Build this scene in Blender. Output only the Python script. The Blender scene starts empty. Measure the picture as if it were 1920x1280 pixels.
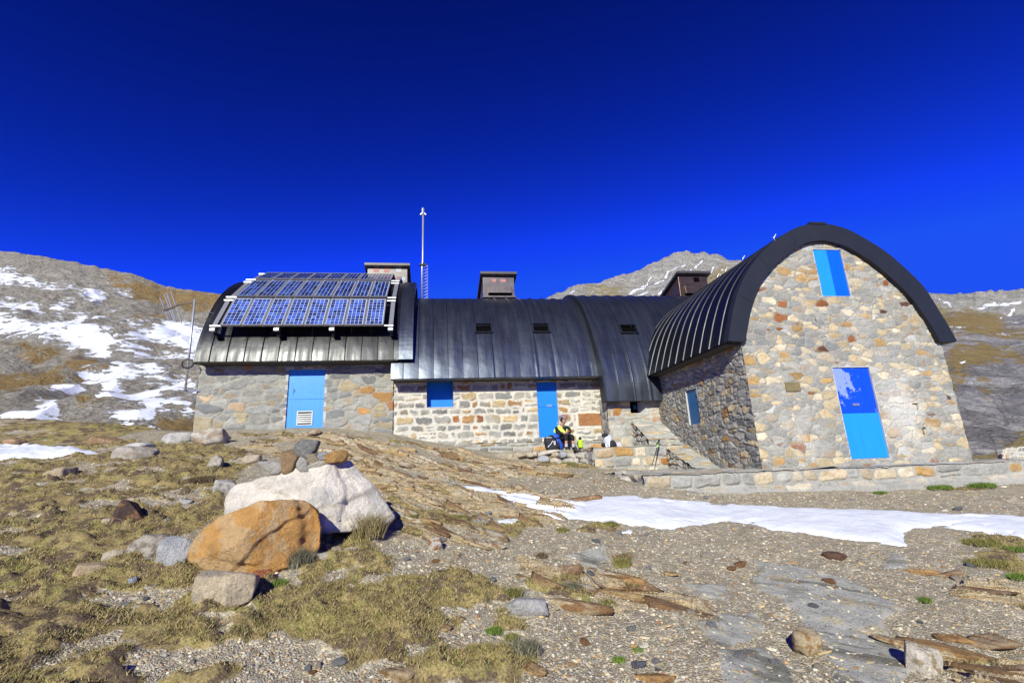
import bpy, bmesh, math, random
import numpy as np
from mathutils import Vector, Matrix

random.seed(7)
RNG = np.random.RandomState(11)
scene = bpy.context.scene
COL = scene.collection
R_ = math.radians

# ------------------------------------------------------------------ camera
FPX, PX, PY = 911.15, 917.34, 640.13          # focal length and optical centre in pixels of the 1920 px photograph
YAW, PITCH, ROLL = R_(6.856), R_(14.362), R_(-2.040)
_f = np.array([math.sin(YAW)*math.cos(PITCH), math.cos(YAW)*math.cos(PITCH), math.sin(PITCH)])
_r = np.array([math.cos(YAW), -math.sin(YAW), 0.0])
_u = np.cross(_r, _f)
CR = _r*math.cos(ROLL) + _u*math.sin(ROLL)
CU = -_r*math.sin(ROLL) + _u*math.cos(ROLL)
CF = _f
cam_d = bpy.data.cameras.new('camera')
cam = bpy.data.objects.new('camera', cam_d)
COL.objects.link(cam)
cam_d.sensor_width = 36.0
cam_d.lens = FPX/1920*36.0
cam_d.shift_x = (960-PX)/1920
cam_d.shift_y = -(640-PY)/1920
cam_d.clip_start = 0.05
cam_d.clip_end = 5000
M = Matrix(((CR[0], CU[0], -CF[0], 0), (CR[1], CU[1], -CF[1], 0), (CR[2], CU[2], -CF[2], 0), (0, 0, 0, 1)))
cam.matrix_world = M
scene.camera = cam

# ------------------------------------------------------------------ sky and sun
SUN = np.array([0.307, 0.839, -0.470]); SUN /= np.linalg.norm(SUN)      # the way the light travels
SUN_EL = math.asin(-SUN[2]); SUN_AZ = math.atan2(-SUN[0], -SUN[1])
world = bpy.data.worlds.new('World'); scene.world = world
world.use_nodes = True
wn = world.node_tree; wn.nodes.clear()
sky = wn.nodes.new('ShaderNodeTexSky'); sky.sky_type = 'NISHITA'
sky.sun_disc = False; sky.sun_elevation = SUN_EL; sky.sun_rotation = SUN_AZ
sky.altitude = 2600; sky.air_density = 1.0; sky.dust_density = 0.0; sky.ozone_density = 4.0
gam = wn.nodes.new('ShaderNodeGamma'); gam.inputs['Gamma'].default_value = 2.4
tint = wn.nodes.new('ShaderNodeMix'); tint.data_type = 'RGBA'; tint.blend_type = 'MULTIPLY'
tint.inputs['Factor'].default_value = 1.0
tint.inputs['B'].default_value = (0.083, 0.133, 0.40, 1)
bg = wn.nodes.new('ShaderNodeBackground'); bg.inputs['Strength'].default_value = 0.0846
wo = wn.nodes.new('ShaderNodeOutputWorld')
wn.links.new(sky.outputs[0], gam.inputs[0]); wn.links.new(gam.outputs[0], tint.inputs['A'])
lim = wn.nodes.new('ShaderNodeMix'); lim.data_type = 'RGBA'; lim.blend_type = 'DARKEN'      # evens out the bright ring round the sun
lim.inputs['Factor'].default_value = 1.0; lim.inputs['B'].default_value = (0.14, 0.85, 9.0, 1)
wn.links.new(tint.outputs['Result'], lim.inputs['A']); wn.links.new(lim.outputs['Result'], bg.inputs[0]); wn.links.new(bg.outputs[0], wo.inputs[0])
sl = bpy.data.lights.new('sun', 'SUN'); so = bpy.data.objects.new('sun', sl); COL.objects.link(so)
sl.energy = 5.0; sl.angle = R_(0.53); sl.color = (1.0, 0.995, 0.85)
so.rotation_euler = Vector(SUN).to_track_quat('-Z', 'Y').to_euler()
so.location = (-10, -25, 20)
scene.view_settings.view_transform = 'Standard'
scene.view_settings.look = 'None'
scene.view_settings.exposure = 0.24
scene.view_settings.gamma = 1.0

# ------------------------------------------------------------------ helpers
def ray(x, y):
    return ((x-PX)/FPX)*CR - ((y-PY)/FPX)*CU + CF
def onY(x, y, Y):
    d = ray(x, y); return d*(Y/d[1])
def onX(x, y, X):
    d = ray(x, y); return d*(X/d[0])

def h2(ix, iy, s):
    a = (ix.astype(np.int64)*374761393 + iy.astype(np.int64)*668265263 + int(s)*2147483647) & 0xFFFFFFFF
    a = ((a ^ (a >> 13))*1274126177) & 0xFFFFFFFF
    a = ((a ^ (a >> 16))*2246822519) & 0xFFFFFFFF
    return ((a ^ (a >> 15)) & 0xFFFFFF)/float(0xFFFFFF)
def vn(x, y, s=0):
    x = np.asarray(x, float); y = np.asarray(y, float)
    ix = np.floor(x); iy = np.floor(y); fx = x-ix; fy = y-iy
    fx = fx*fx*(3-2*fx); fy = fy*fy*(3-2*fy)
    a = h2(ix, iy, s); b = h2(ix+1, iy, s); c = h2(ix, iy+1, s); d = h2(ix+1, iy+1, s)
    return (a*(1-fx)+b*fx)*(1-fy) + (c*(1-fx)+d*fx)*fy
def fbm(x, y, s=0, o=4):
    t = 0; a = 0.5; n = 0
    for i in range(o):
        t = t + a*vn(x, y, s+i*17); n += a; a *= 0.5; x = x*2.03+3.1; y = y*2.03+1.7
    return t/n
def sstep(a, b, x):
    t = np.clip((x-a)/(b-a), 0, 1); return t*t*(3-2*t)

def tag(o, label=None, cat=None, group=None, kind=None):
    if label: o['label'] = label
    if cat: o['category'] = cat
    if group: o['group'] = group
    if kind: o['kind'] = kind
    return o
def empty(name, loc=(0, 0, 0)):
    o = bpy.data.objects.new(name, None); o.location = loc; COL.objects.link(o); o.empty_display_size = 0.2
    return o
def link(name, me, mat=None, parent=None):
    o = bpy.data.objects.new(name, me); COL.objects.link(o)
    if mat: me.materials.append(mat)
    if parent is not None:
        o.parent = parent
        bpy_loc = Vector((0, 0, 0)); q = parent
        while q is not None:
            bpy_loc += Vector(q.location); q = q.parent
        o.location = -bpy_loc           # meshes are written in world coordinates
    return o
def mesh_np(name, V, F, mat=None, parent=None, smooth=False, col=None, attrs=None):
    V = np.asarray(V, np.float32); F = np.asarray(F, np.int32)
    me = bpy.data.meshes.new(name)
    me.vertices.add(len(V)); me.vertices.foreach_set('co', V.ravel())
    k = F.shape[1]
    me.loops.add(F.size); me.loops.foreach_set('vertex_index', F.ravel())
    me.polygons.add(len(F))
    me.polygons.foreach_set('loop_start', np.arange(0, F.size, k, dtype=np.int32))
    me.polygons.foreach_set('loop_total', np.full(len(F), k, np.int32))
    me.polygons.foreach_set('use_smooth', np.full(len(F), smooth, bool))
    me.update(calc_edges=True)
    if col is not None:
        a = me.color_attributes.new('Col', 'FLOAT_COLOR', 'POINT')
        c = np.ones((len(V), 4), np.float32); c[:, :3] = col
        a.data.foreach_set('color', c.ravel())
    if attrs:
        for n, v in attrs.items():
            a = me.attributes.new(n, 'FLOAT', 'POINT'); a.data.foreach_set('value', np.asarray(v, np.float32))
    return link(name, me, mat, parent)
def mesh_py(name, V, F, mat=None, parent=None, smooth=False):
    me = bpy.data.meshes.new(name); me.from_pydata([tuple(map(float, v)) for v in V], [], F)
    me.validate(); me.update()
    if smooth:
        me.polygons.foreach_set('use_smooth', [True]*len(me.polygons))
    return link(name, me, mat, parent)

class MB:
    """collects boxes, tubes and patches into one mesh"""
    def __init__(s): s.V = []; s.F = []
    def add(s, V, F):
        n = len(s.V); s.V += [tuple(map(float, v)) for v in V]; s.F += [tuple(i+n for i in f) for f in F]; return s
    def box(s, c, d, ax=None, taper=1.0):
        c = np.array(c, float); d = np.array(d, float)/2
        A = np.eye(3) if ax is None else np.array(ax, float)
        V = []
        for z in (-1, 1):
            t = taper if z > 0 else 1.0
            for x, y in ((-1, -1), (1, -1), (1, 1), (-1, 1)):
                V.append(c + A[0]*d[0]*x*t + A[1]*d[1]*y*t + A[2]*d[2]*z)
        return s.add(V, [(3, 2, 1, 0), (4, 5, 6, 7), (0, 1, 5, 4), (1, 2, 6, 5), (2, 3, 7, 6), (3, 0, 4, 7)])
    def hexa(s, b, t):
        return s.add(list(b)+list(t), [(3, 2, 1, 0), (4, 5, 6, 7), (0, 1, 5, 4), (1, 2, 6, 5), (2, 3, 7, 6), (3, 0, 4, 7)])
    def bar(s, a, b, w, h, up=(0, 0, 1)):
        a = np.array(a, float); b = np.array(b, float); d = b-a; L = np.linalg.norm(d); d /= L
        u = np.array(up, float); x = np.cross(d, u); x /= np.linalg.norm(x); z = np.cross(x, d)
        return s.box((a+b)/2, (w, L, h), (x, d, z))
    def tube(s, pts, r, n=8, close=False):
        pts = [np.array(p, float) for p in pts]; m = len(pts)
        rs = r if hasattr(r, '__len__') else [r]*m
        V = []
        for i, p in enumerate(pts):
            a = pts[(i-1) % m] if (close or i > 0) else p; b = pts[(i+1) % m] if (close or i < m-1) else p
            d = b-a; d = d/max(np.linalg.norm(d), 1e-9)
            u = np.array((0, 0, 1.0)) if abs(d[2]) < .9 else np.array((0, 1.0, 0))
            x = np.cross(d, u); x /= np.linalg.norm(x); y = np.cross(d, x)
            for k in range(n):
                t = 2*math.pi*k/n; V.append(p + rs[i]*(math.cos(t)*x+math.sin(t)*y))
        F = []
        for i in range(m if close else m-1):
            j = (i+1) % m
            for k in range(n): F.append((i*n+k, i*n+(k+1) % n, j*n+(k+1) % n, j*n+k))
        if not close: F += [tuple(range(n)), tuple((m-1)*n+k for k in reversed(range(n)))]
        return s.add(V, F)
    def build(s, name, mat, parent=None, smooth=False, bevel=0):
        o = mesh_py(name, s.V, s.F, mat, parent, smooth)
        bm = bmesh.new(); bm.from_mesh(o.data); bmesh.ops.recalc_face_normals(bm, faces=bm.faces)
        if bevel: bmesh.ops.bevel(bm, geom=list(bm.edges), offset=bevel, segments=2, affect='EDGES', profile=0.5)
        bm.to_mesh(o.data); bm.free()
        return o

# ------------------------------------------------------------------ materials
class NT:
    def __init__(s, name):
        s.m = bpy.data.materials.new(name); s.m.use_nodes = True; s.t = s.m.node_tree; s.t.nodes.clear()
        s.out = s.n('OutputMaterial'); s.p = s.n('BsdfPrincipled'); s.l(s.p.outputs[0], s.out.inputs[0])
    def n(s, t, **kw):
        nd = s.t.nodes.new('ShaderNode'+t)
        for k, v in kw.items():
            if hasattr(nd, k): setattr(nd, k, v)
            else: s.set(nd.inputs[k.replace('_', ' ')], v)
        return nd
    def set(s, i, v):
        if hasattr(v, 'is_output'): s.l(v, i)
        elif isinstance(v, tuple) and len(v) == 3 and i.type == 'RGBA': i.default_value = v+(1,)
        else: i.default_value = v
    def l(s, a, b): s.t.links.new(a, b)
    def coord(s, scale=(1, 1, 1), rot=(0, 0, 0), src='Object'):
        tc = s.n('TexCoord'); mp = s.n('Mapping'); s.l(tc.outputs[src], mp.inputs[0])
        mp.inputs['Scale'].default_value = scale; mp.inputs['Rotation'].default_value = rot
        return mp.outputs[0]
    def noise(s, vec, scale, detail=5, rough=.55, dist=0):
        n = s.n('TexNoise'); s.l(vec, n.inputs['Vector']); n.inputs['Scale'].default_value = scale
        n.inputs['Detail'].default_value = detail; n.inputs['Roughness'].default_value = rough; n.inputs['Distortion'].default_value = dist
        return n.outputs['Fac']
    def voro(s, vec, scale, feat='F1', out='Color', rnd=1.0):
        n = s.n('TexVoronoi', feature=feat); s.l(vec, n.inputs['Vector']); n.inputs['Scale'].default_value = scale
        n.inputs['Randomness'].default_value = rnd
        return n.outputs[out]
    def ramp(s, fac, stops, interp='LINEAR'):
        r = s.n('ValToRGB'); s.l(fac, r.inputs[0]); e = r.color_ramp; e.interpolation = interp
        while len(e.elements) < len(stops): e.elements.new(0.5)
        for i, (p, c) in enumerate(stops):
            e.elements[i].position = p; e.elements[i].color = (c if isinstance(c, tuple) else (c, c, c))+(1,)
        return r.outputs[0]
    def mix(s, f, a, b, mode='MIX'):
        m = s.n('Mix', data_type='RGBA', blend_type=mode)
        for k, v in ((m.inputs['Factor'], f), (m.inputs[6], a), (m.inputs[7], b)): s.set(k, v)
        return m.outputs[2]
    def math(s, op, a, b=0.0, clamp=False):
        m = s.n('Math', operation=op, use_clamp=clamp); s.set(m.inputs[0], a); s.set(m.inputs[1], b); return m.outputs[0]
    def rng(s, v, a, b, c=0.0, d=1.0):
        m = s.n('MapRange', interpolation_type='SMOOTHSTEP'); s.set(m.inputs[0], v)
        for i, x in enumerate((a, b, c, d)): m.inputs[i+1].default_value = x
        return m.outputs[0]
    def attr(s, name, out='Fac'): return s.n('Attribute', attribute_name=name).outputs[out]
    def bump(s, h, strength=.5, dist=.02, nrm=None):
        b = s.n('Bump'); s.l(h, b.inputs['Height']); b.inputs['Strength'].default_value = strength; b.inputs['Distance'].default_value = dist
        if nrm is not None: s.l(nrm, b.inputs['Normal'])
        return b.outputs[0]
    def done(s, col=None, rough=.8, metal=0.0, normal=None, spec=.3):
        if col is not None: s.set(s.p.inputs['Base Color'], col)
        s.set(s.p.inputs['Roughness'], rough); s.set(s.p.inputs['Metallic'], metal)
        s.p.inputs['Specular IOR Level'].default_value = spec
        if normal is not None: s.l(normal, s.p.inputs['Normal'])
        return s.m

def m_simple(name, col, rough=.6, metal=0.0, var=.25, scale=9, bump=.15, bscale=60, spec=.35):
    t = NT(name); v = t.coord()
    n = t.noise(v, scale, 5)
    c = t.mix(n, tuple(x*(1-var) for x in col), tuple(min(1, x*(1+var)) for x in col))
    return t.done(c, rough, metal, t.bump(t.noise(v, bscale, 3), bump, .01), spec)

def m_masonry():
    t = NT('rubble_masonry'); v = t.coord()
    c = t.mix(1.0, t.attr('Col', 'Color'), (.86, .85, .79), 'MULTIPLY')
    n = t.noise(v, 26, 6, .7)
    c = t.mix(1.0, c, t.ramp(n, [(.22, .62), (.5, 1.0), (.8, 1.28)]), 'MULTIPLY')
    sp = t.noise(v, 110, 3, .6)
    c = t.mix(1.0, c, t.ramp(sp, [(.3, .8), (.55, 1.0), (.75, 1.15)]), 'MULTIPLY')
    b = t.bump(t.noise(v, 45, 6, .7), .55, .03)
    return t.done(c, .88, 0, b, .2)
MASON = m_masonry()

def m_roof(name, col, r0, r1, tintc, sv=(7, .7, .55)):
    t = NT(name); v = t.coord()
    big = t.noise(v, 1.3, 4, .6)
    st = t.noise(t.coord(sv), 1.0, 5, .6)
    c = t.mix(st, col, tuple(x*.62 for x in col))
    c = t.mix(t.math('MULTIPLY', t.rng(big, .42, .75), .5), c, tintc)
    rough = t.rng(st, .25, .75, r0, r1)
    dent = t.noise(v, 3.2, 2, .4)
    b = t.bump(dent, .16, .06); b = t.bump(t.noise(v, 40, 3), .06, .01, b)
    return t.done(c, rough, .9, b, .5)
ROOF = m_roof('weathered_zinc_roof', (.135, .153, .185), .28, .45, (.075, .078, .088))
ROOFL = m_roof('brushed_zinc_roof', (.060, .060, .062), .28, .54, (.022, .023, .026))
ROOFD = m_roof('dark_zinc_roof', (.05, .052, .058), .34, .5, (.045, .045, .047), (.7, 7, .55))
RIM = m_simple('dark_zinc_fascia', (.020, .023, .030), .55, .15, .25, 2.5, .08, 14, .3)
DARK = m_simple('dark_opening', (.004, .0035, .003), 1.0, spec=0.0)
SOFFIT = m_simple('soffit_board', (.06, .052, .045), .85, 0, .3, 6)
CHIM = m_simple('chimney_sheet_metal', (.16, .14, .125), .38, .75, .5, 5, .2, 20)
CHIML = m_simple('pale_chimney_sheet_metal', (.13, .12, .108), .42, .5, .35, 6, .2, 20)
CHIMB = m_simple('bronze_chimney_sheet_metal', (.13, .085, .055), .35, .75, .6, 6, .2, 20)
CAP = m_simple('chimney_cap_metal', (.09, .085, .08), .5, .5, .3, 6)
STICK = m_simple('faded_red_sticker', (.45, .20, .17), .7, 0, .3, 30)
STICKG = m_simple('grey_sticker', (.45, .45, .47), .7, 0, .3, 30)

def m_paint(name, col, under, amt, seed, glossy=.38, region=None):
    t = NT(name); v = t.coord()
    n = t.noise(t.coord((1, 1, .75)), 5.0+seed, 7, .68, .3)
    mask = t.rng(n, 1-amt, 1-amt+.03)
    if region is not None:
        sep = t.n('SeparateXYZ'); t.l(v, sep.inputs[0])
        w = t.math('MULTIPLY', t.rng(sep.outputs['X'], region[0], region[1]), t.rng(sep.outputs['Z'], region[2], region[3]))
        mask = t.rng(t.math('ADD', t.math('MULTIPLY', w, region[4]), n), 1-amt, 1-amt+.03)
    base = t.mix(t.noise(v, 3, 3), tuple(x*.93 for x in col), tuple(min(1, x*1.05) for x in col))
    stk = t.noise(t.coord((16, 16, .9)), 1.0, 5, .65); base = t.mix(1.0, base, t.ramp(stk, [(.3, .90), (.5, 1.0), (.7, 1.03)]), 'MULTIPLY')
    base = t.mix(t.rng(t.noise(v, 31, 5, .7), .64, .70), base, tuple(x*.55+.03 for x in col))
    c = t.mix(mask, base, under)
    h = t.math('SUBTRACT', t.noise(v, 8, 2), t.math('MULTIPLY', mask, .4))
    return t.done(c, glossy, 0, t.bump(h, .1, .02), .4)
BLUE = m_paint('sky_blue_paint', (.015, .215, .76), (.35, .33, .30), .24, 0)
BLUE_PALE = m_paint('faded_sky_blue_paint', (.045, .27, .72), (.35, .36, .36), .22, 5)
BLUE_SCUFF = m_paint('scuffed_blue_paint', (.008, .205, .76), (.36, .33, .28), .30, 1.0, .4, (3.75, 4.05, 1.75, 1.35, .30))
BLUE_DEEP = m_paint('cobalt_blue_paint', (.002, .11, .92), (.30, .42, .8), .2, .3)
BLUE_LIGHT = m_paint('bright_sky_blue_paint', (.016, .27, .92), (.2, .4, .8), .16, .6)
BLUE_PEEL = m_paint('peeling_cobalt_paint', (.002, .065, .62), (.22, .30, .72), .36, .2, .45, (9.85, 9.2, .8, 1.7, .27))
BLUE_CHIP = m_paint('chipped_blue_paint', (.010, .19, .70), (.75, .75, .75), .29, 4.0)
BLUE_DK = m_paint('shade_darkened_blue_paint', (.003, .09, .24), (.20, .26, .27), .20, 2.0)  # blue with the dimness of grazing sun on the side wall put into its colour
ALU = m_simple('aluminium', (.38, .38, .39), .42, .6, .1, 8, .05)
GALV = m_simple('galvanised_steel', (.48, .49, .51), .45, .6, .25, 14, .08)
BLACKM = m_simple('black_rubber', (.015, .015, .016), .6)
CONC = m_simple('pale_concrete', (.46, .45, .43), .9, 0, .2, 9, .35, 60, .15)
STEEL_D = m_simple('dark_iron', (.03, .03, .035), .5, .5)

# ------------------------------------------------------------------ stone wall generator
def pal(*items):
    w = np.array([i[0] for i in items], float); return w/w.sum(), np.array([i[1] for i in items], float)
G1, G2, G3 = (.30, .30, .29), (.38, .375, .36), (.24, .245, .25)
P_GABLE = pal((28, (.37, .362, .34)), (20, (.42, .405, .37)), (8, (.31, .315, .315)), (15, (.62, .50, .32)), (11, (.70, .60, .44)), (5, (.50, .32, .14)), (2.2, (.30, .12, .05)), (1, (.13, .06, .04)), (4, (.55, .55, .53)))
P_MID = pal((30, (.33, .325, .31)), (25, (.43, .41, .37)), (14, (.24, .24, .24)), (15, (.55, .42, .25)), (8, (.48, .28, .12)), (3, (.34, .14, .06)))
P_LEFT = pal((36, (.32, .322, .315)), (26, (.39, .38, .35)), (14, (.26, .265, .27)), (8, (.44, .37, .25)), (4, (.50, .28, .11)), (3, (.56, .41, .27)), (2, (.38, .16, .07)))
P_SIDE = pal((35, (.36, .355, .335)), (25, (.46, .44, .40)), (18, (.26, .265, .26)), (14, (.54, .43, .27)), (4, (.42, .22, .09)))
P_TERR = pal((30, (.36, .355, .34)), (25, (.60, .50, .36)), (16, (.64, .56, .44)), (8, (.52, .32, .13)), (14, (.45, .44, .42)), (4, (.40, .18, .06)))

def voro_cells(u, v, cw, ch, seed, ju, jv, drop, extra, wamp):
    s = math.sqrt(cw*ch)
    i0 = np.floor(u/cw).astype(int); j0 = np.floor(v/ch).astype(int)
    def seedpt(i, j, k):
        q = seed+k*101
        su = (i + .5 + .5*(j % 2) - .25 + ju*(h2(i, j, q+1)-.5)*2)*cw
        sv = (j + .5 + jv*(h2(i, j, q+2)-.5)*2)*ch
        if k: su = su+.45*cw*np.sign(h2(i, j, q+5)-.5); sv = sv+.42*ch*np.sign(h2(i, j, q+6)-.5)
        ok = h2(i, j, q+3) > drop if k == 0 else h2(i, j, q+3) < extra
        w = (h2(i, j, q+4)-.3)*wamp*s*s*(1 if k == 0 else 0) - (0.12*s*s if k else 0)
        return su, sv, ok, w
    best = np.full(u.shape, 1e9); bu = np.zeros(u.shape); bv = np.zeros(u.shape); bid = np.zeros(u.shape, np.int64)
    cand = [(di, dj, k) for k in (0, 1) for dj in (-2, -1, 0, 1, 2) for di in (-2, -1, 0, 1, 2) if not (k and extra <= 0)]
    for di, dj, k in cand:
        i = i0+di; j = j0+dj; su, sv, ok, w = seedpt(i, j, k)
        d = (np.abs((u-su)/cw*s)**3 + np.abs((v-sv)/ch*s)**3)**(2/3.) - w
        d = np.where(ok, d, 1e9); b = d < best
        best = np.where(b, d, best); bu = np.where(b, su, bu); bv = np.where(b, sv, bv)
        bid = np.where(b, (i+5000)*40000+(j+5000)*2+k, bid)
    edge = np.full(u.shape, 1e9)
    for di, dj, k in cand:
        i = i0+di; j = j0+dj; su, sv, ok, w = seedpt(i, j, k)
        d = (np.abs((u-su)/cw*s)**3 + np.abs((v-sv)/ch*s)**3)**(2/3.) - w
        L = np.sqrt(((su-bu)/cw*s)**2 + ((sv-bv)/ch*s)**2)
        e = (d-best)/(2*np.maximum(L, 1e-4))
        same = ((i+5000)*40000+(j+5000)*2+k) == bid
        edge = np.where(ok & ~same, np.minimum(edge, e), edge)
    return bid, edge, bu, bv

def coursed_cells(u, v, seed, hr, wr, split=.22):
    """roughly squared stones laid in courses: rows of random height cut into stones of random length"""
    rs = np.random.RandomState(seed); vb = [v.min()-.3]
    while vb[-1] < v.max()+.3: vb.append(vb[-1]+rs.uniform(*hr))
    vb = np.array(vb); row = np.clip(np.searchsorted(vb, v)-1, 0, len(vb)-2)
    bid = np.zeros(u.shape, np.int64); edge = np.zeros(u.shape); bu = np.zeros(u.shape); bv = np.zeros(u.shape)
    for r in range(len(vb)-1):
        m = np.where(row == r)[0]; h = vb[r+1]-vb[r]; ub = [u.min()-1.0-rs.rand()]
        while ub[-1] < u.max()+1: ub.append(ub[-1]+rs.uniform(*wr)*(.6+.4*h/hr[1]))
        ub = np.array(ub); n = len(ub); sp = rs.rand(n) < split; fr = rs.uniform(.38, .62, n); ins = rs.uniform(.004, .036, (n, 4)); rad = rs.uniform(.03, .10, n); sk = rs.uniform(-.16, .16, n)
        if not len(m): continue
        uu = u[m]; vv = v[m]; k = np.clip(np.searchsorted(ub, uu)-1, 0, n-2)
        lo = np.full(len(m), vb[r]); hi = np.full(len(m), vb[r+1]); cut = vb[r]+fr[k]*h; top = sp[k] & (vv > cut); bot = sp[k] & ~top
        lo = np.where(top, cut, lo); hi = np.where(bot, cut, hi)
        x0 = ub[k]+ins[k, 0]; x1 = ub[k+1]-ins[k, 1]; y0 = lo+ins[k, 2]; y1 = hi-ins[k, 3]
        cx, cy = (x0+x1)/2, (y0+y1)/2; hx, hy = (x1-x0)/2, (y1-y0)/2; rr = np.minimum(rad[k], np.minimum(hx, hy)*.8)
        qx = np.abs(uu-cx+(vv-cy)*sk[k])-hx+rr; qy = np.abs(vv-cy+(uu-cx)*sk[k]*.25)-hy+rr
        d = np.hypot(np.maximum(qx, 0), np.maximum(qy, 0))+np.minimum(np.maximum(qx, qy), 0)-rr
        edge[m] = -d; bu[m] = cx; bv[m] = cy; bid[m] = (r+1)*4000+k*2+top+seed*7
    return bid, edge, bu, bv
def stone_wall(name, o, ud, vd, nd, u0, u1, v0, v1, res, style, mat=MASON, parent=None, inside=None, holes=(), seed=1, edits=None):
    """a rubble wall: every stone is real relief; holes are rectangles (u0,u1,v0,v1)"""
    def axis(a, b, cuts):
        c = sorted(set([a, b]+[min(max(q, a), b) for q in cuts])); out = []
        for p, q in zip(c[:-1], c[1:]):
            if q-p < 1e-6: continue
            n = max(1, int(round((q-p)/res))); out += list(np.linspace(p, q, n, endpoint=False))
        return np.array(out+[b])
    us = axis(u0, u1, [h[0] for h in holes]+[h[1] for h in holes]); vs = axis(v0, v1, [h[2] for h in holes]+[h[3] for h in holes])
    U, Vv = np.meshgrid(us, vs); u = U.ravel(); v = Vv.ravel()
    st = dict(cw=.27, ch=.17, ju=.36, jv=.30, drop=.18, extra=.28, wamp=.5, gap=.012, relief=.022, pal=P_GABLE, mortar=(.40, .385, .36), mrel=.004, warp=.035, bevel=.028, rough=.35)
    st.update(style)
    wu = u + st['warp']*2*(fbm(u*5, v*5, seed+50, 3)-.5); wv = v + st['warp']*2*(fbm(u*5, v*5, seed+70, 3)-.5)
    if st.get('course'): bid, edge, bu, bv = coursed_cells(wu, wv, seed, *st['course'])
    else: bid, edge, bu, bv = voro_cells(wu, wv, st['cw'], st['ch'], seed, st['ju'], st['jv'], st['drop'], st['extra'], st['wamp'])
    ih = bid.astype(np.int64)
    r = [h2(ih % 65521, ih//65521, seed+200+q) for q in range(6)]
    gap = st['gap']*(.5+r[5])*(.35+1.35*fbm(u*13, v*13, seed+90, 3))
    stone = sstep(gap-.004, gap+.006, edge)
    prof = np.sqrt(np.clip((edge-gap)/st['bevel'], 0, 1))
    tilt = ((u-bu)*(r[2]-.5)*.25 + (v-bv)*(r[3]-.5)*.35)
    dsp = stone*(prof*st['relief']*(.5+.9*r[1]) + tilt*st['rough']*2 + (fbm(u*16, v*22, seed+33, 4)-.5)*st['relief']*st['rough']*2.2) \
        + (1-stone)*(fbm(u*22, v*22, seed+35, 3)-.5)*st['mrel']
    cum = np.cumsum(st['pal'][0]); ci = np.searchsorted(cum, r[0]*.9999); ci = np.minimum(ci, len(cum)-1)
    c = st['pal'][1][ci]
    c = c*(.78+.42*r[4])[:, None]
    m1 = fbm(u*7+r[1]*40, v*13+r[2]*40, seed+11, 4)
    c = c*(.72+.56*m1)[:, None]
    rust = sstep(.56, .70, fbm(u*4+9, v*6+r[3]*30, seed+19, 4))*.5*(r[5] > .45)
    c = c*(1-rust[:, None]) + np.array((.42, .27, .12))*rust[:, None]
    mo = np.array(st['mortar'])*(.80+.4*fbm(u*6, v*6, seed+13, 4))[:, None]
    sm_ = st.get('smear', .35)*sstep(.50, .66, fbm(u*7, v*7, seed+17, 4))*(1-sstep(gap+.01, gap+.05, edge))
    stc = stone*(1-.85*sm_); col = c*stc[:, None] + mo*(1-stc)[:, None]
    lum = fbm(u*.9, v*.9, seed+77, 3)
    white = sstep(.60, .74, fbm(u*1.1+4, v*1.3, seed+81, 4))*.30*st.get('chalk', 1.0)
    col = col*(1-white[:, None]) + np.array((.62, .61, .60))*white[:, None]
    if edits: col, dsp = edits(u, v, col, dsp, bid)
    o = np.array(o, float); ud = np.array(ud, float); vd = np.array(vd, float); nd = np.array(nd, float)
    V = o + u[:, None]*ud + v[:, None]*vd + dsp[:, None]*nd
    nu, nv = len(us), len(vs)
    idx = np.arange(nu*nv).reshape(nv, nu)
    Fq = np.stack([idx[:-1, :-1], idx[:-1, 1:], idx[1:, 1:], idx[1:, :-1]], -1).reshape(-1, 4)
    uc = (u[Fq[:, 0]]+u[Fq[:, 2]])/2; vc = (v[Fq[:, 0]]+v[Fq[:, 2]])/2
    keep = np.ones(len(Fq), bool)
    for hh in holes: keep &= ~((uc > hh[0]) & (uc < hh[1]) & (vc > hh[2]) & (vc < hh[3]))
    if inside is not None: keep &= inside(uc, vc)
    Fq = Fq[keep]
    used = np.unique(Fq); mp = np.zeros(len(V), np.int64); mp[used] = np.arange(len(used))
    n = np.cross(ud, vd)
    Fq = mp[Fq]
    if np.dot(n, nd) < 0: Fq = Fq[:, ::-1]
    return mesh_np(name, V[used], Fq, mat, parent, True, np.clip(col[used], 0.01, .9))

# ------------------------------------------------------------------ terrain shape
CTRL = []
def col_px(px, pairs):
    for Y, z in pairs:
        d = ray(px, 860); CTRL.append((d[0]/d[1]*Y, Y, z))
col_px(-350, [(3, -1.2), (6, -.6), (10, .2), (14, 1.0), (18, 1.6), (24, .6)])
col_px(0, [(2, -1.5), (3, -1.32), (5, -.93), (8, -.27), (11, .36), (13, .84), (15, 1.46), (16.5, 1.88), (19, 1.6), (24, -1)])
col_px(200, [(3, -1.42), (5, -1.0), (7, -.5), (10, .2), (13, .84), (15, 1.42), (16.5, 1.62), (20, 1.0), (25, -1.5)])
col_px(400, [(3, -1.5), (5, -1.05), (7, -.56), (10, .14), (13, .80), (14.9, 1.24), (17, 1.2), (22, .3)])
col_px(550, [(3, -1.52), (5, -1.09), (7, -.60), (10, .10), (13, .78), (14.9, 1.27), (17, 1.2)])
col_px(700, [(2, -1.62), (3, -1.54), (5, -1.15), (8, -.46), (11, .16), (13, .66), (14.9, 1.10), (17, 1)])
col_px(820, [(3, -1.57), (5, -1.22), (8, -.60), (11, -.04), (13, .36), (14.9, .72)])
col_px(960, [(2, -1.66), (3, -1.60), (5, -1.30), (8, -.76), (11, -.26), (13, .08), (14.9, .36), (18, .5)])
col_px(1100, [(3, -1.62), (5, -1.36), (8, -.80), (9.2, -.56), (10, -.44), (12, -.22), (13.4, -.08), (15, .2)])
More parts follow.
